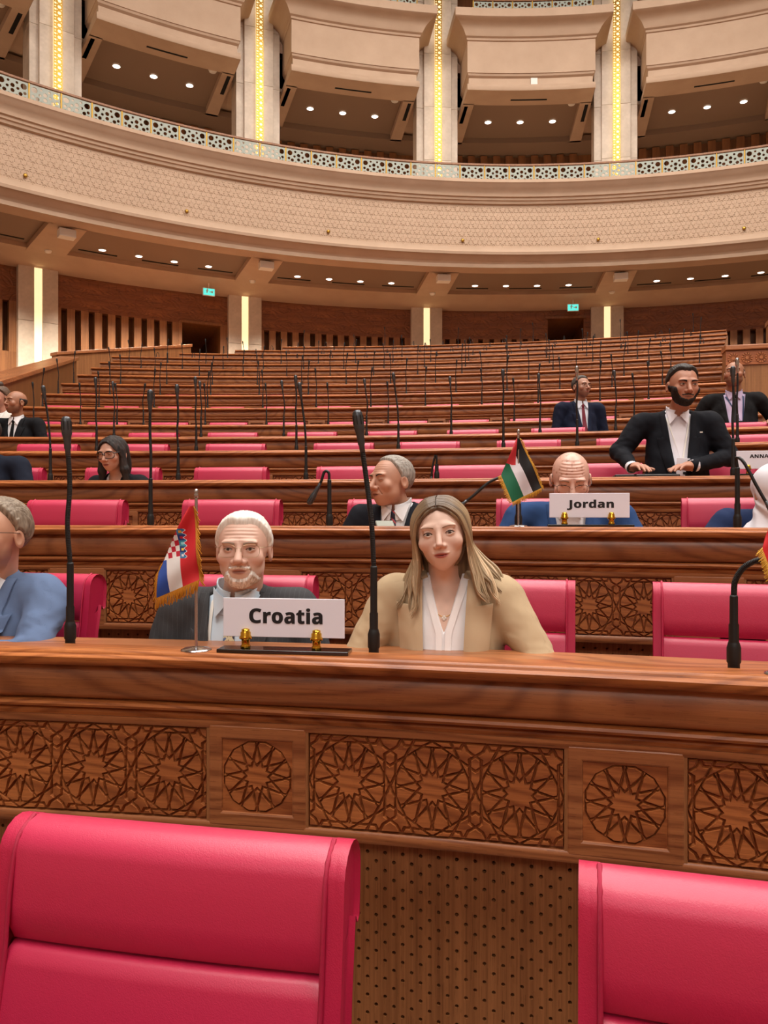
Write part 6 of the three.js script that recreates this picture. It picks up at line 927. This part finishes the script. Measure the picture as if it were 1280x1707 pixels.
// table flags: cloth patch between two edge polylines (metres, relative to the pole top, x right, y down)
function tableFlag(k, u, o) {
  const row = ROWS[k], R = row.R + 0.048, t = thetaAt(u, R), p = polar(R, t, row.top), mpp = -p[2] / FPX, g = thing('table_flag', o.label, 'flag', p, 0);
  mesh('base', lathe([[0, 0.009], [0.012, 0.008], [0.03, 0.005], [0.036, 0.002], [0.036, 0], [0, 0]], 32), M.chrome, g);
  const H = o.height; mesh('pole', new THREE.CylinderGeometry(0.0036, 0.0036, H, 14).translate(0, H / 2 + 0.004, 0), M.chrome, g);
  mesh('finial', lathe([[0, H + 0.022], [0.005, H + 0.02], [0.0055, H + 0.014], [0.004, H + 0.011], [0.0055, H + 0.008], [0.0055, H], [0, H]], 14), M.chrome, g);
  const N = 40, C = 24, pos = [], uv = [], idx = []; const pt = (s, q) => { const a = o.left(q), b = o.right(q), x = mix(a[0], b[0], s), y = mix(a[1], b[1], s); return [(x - o.top[0]) * mpp, H + 0.004 - (y - o.top[1]) * mpp, 0.006 + o.depth * (0.5 + 0.5 * Math.sin(s * 6.5 + q * 2 + 0.5)) * (0.3 + q) + 0.006 * Math.sin(q * 9 + s * 3)]; };
  for (const side of [0, 1]) for (let i = 0; i <= N; i++) for (let j = 0; j <= C; j++) { const P = pt(j / C, i / N); pos.push(P[0], P[1], P[2] - side * 0.0012); uv.push(j / C, 1 - i / N); }
  const W = C + 1, S0 = (N + 1) * W; for (let i = 0; i < N; i++) for (let j = 0; j < C; j++) { const a = i * W + j, b = a + 1, c = a + W, d = c + 1; idx.push(a, c, b, b, c, d, S0 + a, S0 + b, S0 + c, S0 + b, S0 + d, S0 + c); }
  const geo = new THREE.BufferGeometry(); geo.setAttribute('position', new THREE.Float32BufferAttribute(pos, 3)); geo.setAttribute('uv', new THREE.Float32BufferAttribute(uv, 2)); geo.setIndex(idx); geo.computeVertexNormals();
  const tex = dataTex(384, 384, (uu, vv) => { const q = 1 - vv, A = o.left(q), Bq = o.right(q), x = mix(A[0], Bq[0], uu), y = mix(A[1], Bq[1], uu), k = o.col(x, y, Bq[0] - x, uu, q); return [k >> 16, (k >> 8) & 255, k & 255]; }); tex.wrapS = tex.wrapT = THREE.ClampToEdgeWrapping;
  mesh('cloth', geo, new THREE.MeshPhysicalMaterial({ map: tex, roughness: 0.6, side: THREE.DoubleSide, sheen: 0.3 }), g);
  // fringe strands
  const strands = []; const edge = (f, n, dir, L) => { for (let i = 0; i < n; i++) { const q = (i + 0.5) / n, a = f(q), j = 0.8 + 0.4 * rnd(), l = L * j, d = dir(q), dx = d[0] + (rnd() - 0.5) * 0.25, dy = d[1] + (rnd() - 0.5) * 0.2; strands.push(tube([a, [a[0] + dx * l * 0.5, a[1] + dy * l * 0.5, a[2] + 0.002], [a[0] + dx * l, a[1] + dy * l, a[2] + (rnd() - 0.5) * 0.004]], 0.0011, 4, 4)); } };
  for (const e of o.fringe) edge((q) => e.at(q, pt), e.n, e.dir, e.len);
  mesh('gold_fringe', merge(strands), o.fringeMat || M.gold, g).userData.kind = 'stuff'; return g;
}
M.gold = new THREE.MeshStandardMaterial({ color: 0xdca83c, roughness: 0.45, metalness: 0.25 });
M.goldDeep = new THREE.MeshStandardMaterial({ color: 0xc88420, roughness: 0.5, metalness: 0.2 });
tableFlag(1, 327, { label: 'small red, white and blue table flag with chequered shield and orange fringe', height: 0.362, top: [327, 820], depth: 0.012, fringeMat: M.goldDeep,
  left: poly([[0, 316, 838], [0.2, 301, 868], [0.45, 284, 905], [0.7, 268, 945], [1, 265, 988]]), right: poly([[0, 324, 836], [0.4, 329, 890], [0.7, 332, 930], [1, 335, 958]]),
  col: (x, y, d) => { // shield of red and white squares, small blue shields along its right side; colours in flag cloth
    const sx = 299 + (y - 898) * 0.12, yy = y - (sx - x) * 0.22; if (yy > 875 && yy < 921 && x < sx && x > sx - 31) { if (yy < 876.5 || yy > 919.5) return 0xf2f0ec; return (Math.floor((sx - x) / 6.4) + Math.floor((yy - 875) / 8.9)) % 2 ? 0xf2f0ec : 0xc42038; }
    if (x >= sx && x < sx + 11 + 2.5 * Math.sin((y - 874) * 0.72) && y > 874 && y < 923) { const k = Math.floor((y - 874) / 9.8); if (x > sx + 9.5 + 2.5 * Math.sin((y - 874) * 0.72)) return 0xeef0f2; if (Math.abs(x - sx - 5) < 2.2 && Math.abs((y - 874) % 9.8 - 5) < 2) return [0xe8c040, 0xb8283c, 0x9adce0, 0xf0d050, 0xe8e8ec][k] ?? 0xe8c040; return [0x3f86b8, 0x24418a, 0x3f9ab0, 0x1f3670, 0x3f7fb0][k] ?? 0x24418a; }
    return d < 29 ? 0xd62a33 : d < 51 ? 0xecebe9 : 0x2a4fa6; },
  fringe: [{ at: (q, pt) => pt(q, 1), n: 70, dir: () => [-0.12, -1], len: 0.026 }, { at: (q, pt) => pt(1, q), n: 80, dir: (q) => [0.5, -0.85], len: 0.02 }, { at: (q, pt) => pt(0, 0.6 + q * 0.4), n: 24, dir: () => [-0.5, -0.85], len: 0.013 }] });
tableFlag(2, 864, { label: 'small black, white and green table flag with red triangle and yellow fringe', height: 0.348, top: [862, 722], depth: 0.014,
  left: poly([[0, 858, 730], [0.4, 841, 770], [0.62, 832, 791], [0.8, 840, 812], [1, 850, 836]]), right: poly([[0, 863, 729], [0.4, 878, 764], [0.8, 893, 797], [1, 899, 812]]),
  col: (x, y) => { // stripes run down to the right; red wedge at the top
    const e = (x - 861) * 0.91 - (y - 729) * 0.41; if (y < 774 && x < 859 + (y - 729) * -0.04 && y < 771 + (x - 841) * 0.3) return 0xd0343e; return e > -15 ? 0x131316 : e > -31 ? 0xe8e6ee : 0x0f6848; },
  fringe: [{ at: (q, pt) => pt(q, 1), n: 50, dir: () => [0.1, -1], len: 0.016 }, { at: (q, pt) => pt(1, q), n: 60, dir: () => [0.8, -0.5], len: 0.014 }, { at: (q, pt) => pt(0, 0.62 + q * 0.38), n: 40, dir: () => [-0.9, -0.4], len: 0.014 }] });
tableFlag(1, 1306, { label: 'red table flag with yellow fringe cut off by the right edge of the photo', height: 0.36, top: [1306, 860], depth: 0.012,
  left: poly([[0, 1300, 868], [0.5, 1276, 920], [0.8, 1261, 950], [1, 1278, 996]]), right: poly([[0, 1305, 866], [0.5, 1322, 930], [1, 1340, 985]]), col: () => 0xd2222a,
  fringe: [{ at: (q, pt) => pt(q, 1), n: 50, dir: () => [0.1, -1], len: 0.018 }, { at: (q, pt) => pt(0, 0.78 + q * 0.22), n: 40, dir: () => [-0.75, -0.65], len: 0.014 }, { at: (q, pt) => pt(1, q), n: 40, dir: () => [0.8, -0.5], len: 0.012 }] });
{ const row = ROWS[2], t = thetaAt(641, row.R + 0.1), g = thing('smartphone', 'silver smartphone held by the grey-haired man at the desk edge', 'phone', polar(row.R + 0.13, t, row.top - 0.05), -t + 0.3); const b = mesh('case', new RoundedBoxGeometry(0.075, 0.012, 0.14, 3, 0.005).rotateX(0.35).translate(0, 0.042, 0.0), M.phone = new THREE.MeshStandardMaterial({ color: 0x8c9086, metalness: 0.4, roughness: 0.35 }), g); mesh('camera_block', new RoundedBoxGeometry(0.03, 0.004, 0.03, 2, 0.0015).translate(-0.015, -0.008, -0.045).rotateX(0.35).translate(0, 0.042, 0), M.black, g); }
{ const row = ROWS[3], R = row.R + 0.2, t = thetaAt(1075, R), g = thing('tablet_case', 'dark grey tablet case under the hands of the standing man', 'tablet', polar(R, t, row.top - 0.05), -t + 0.05); mesh('case', bevelBox(0.33, 0.018, 0.2, 0.006, 0, 0.058, 0), M.tab = new THREE.MeshStandardMaterial({ color: 0x24262a, roughness: 0.45 }), g); mesh('stand', bevelBox(0.2, 0.05, 0.1, 0.006, 0, 0.025, 0.02), M.black, g); mesh('strap', box(0.012, 0.02, 0.205, -0.06, 0.058, 0), M.black, g); }
renderer.render(scene, camera);
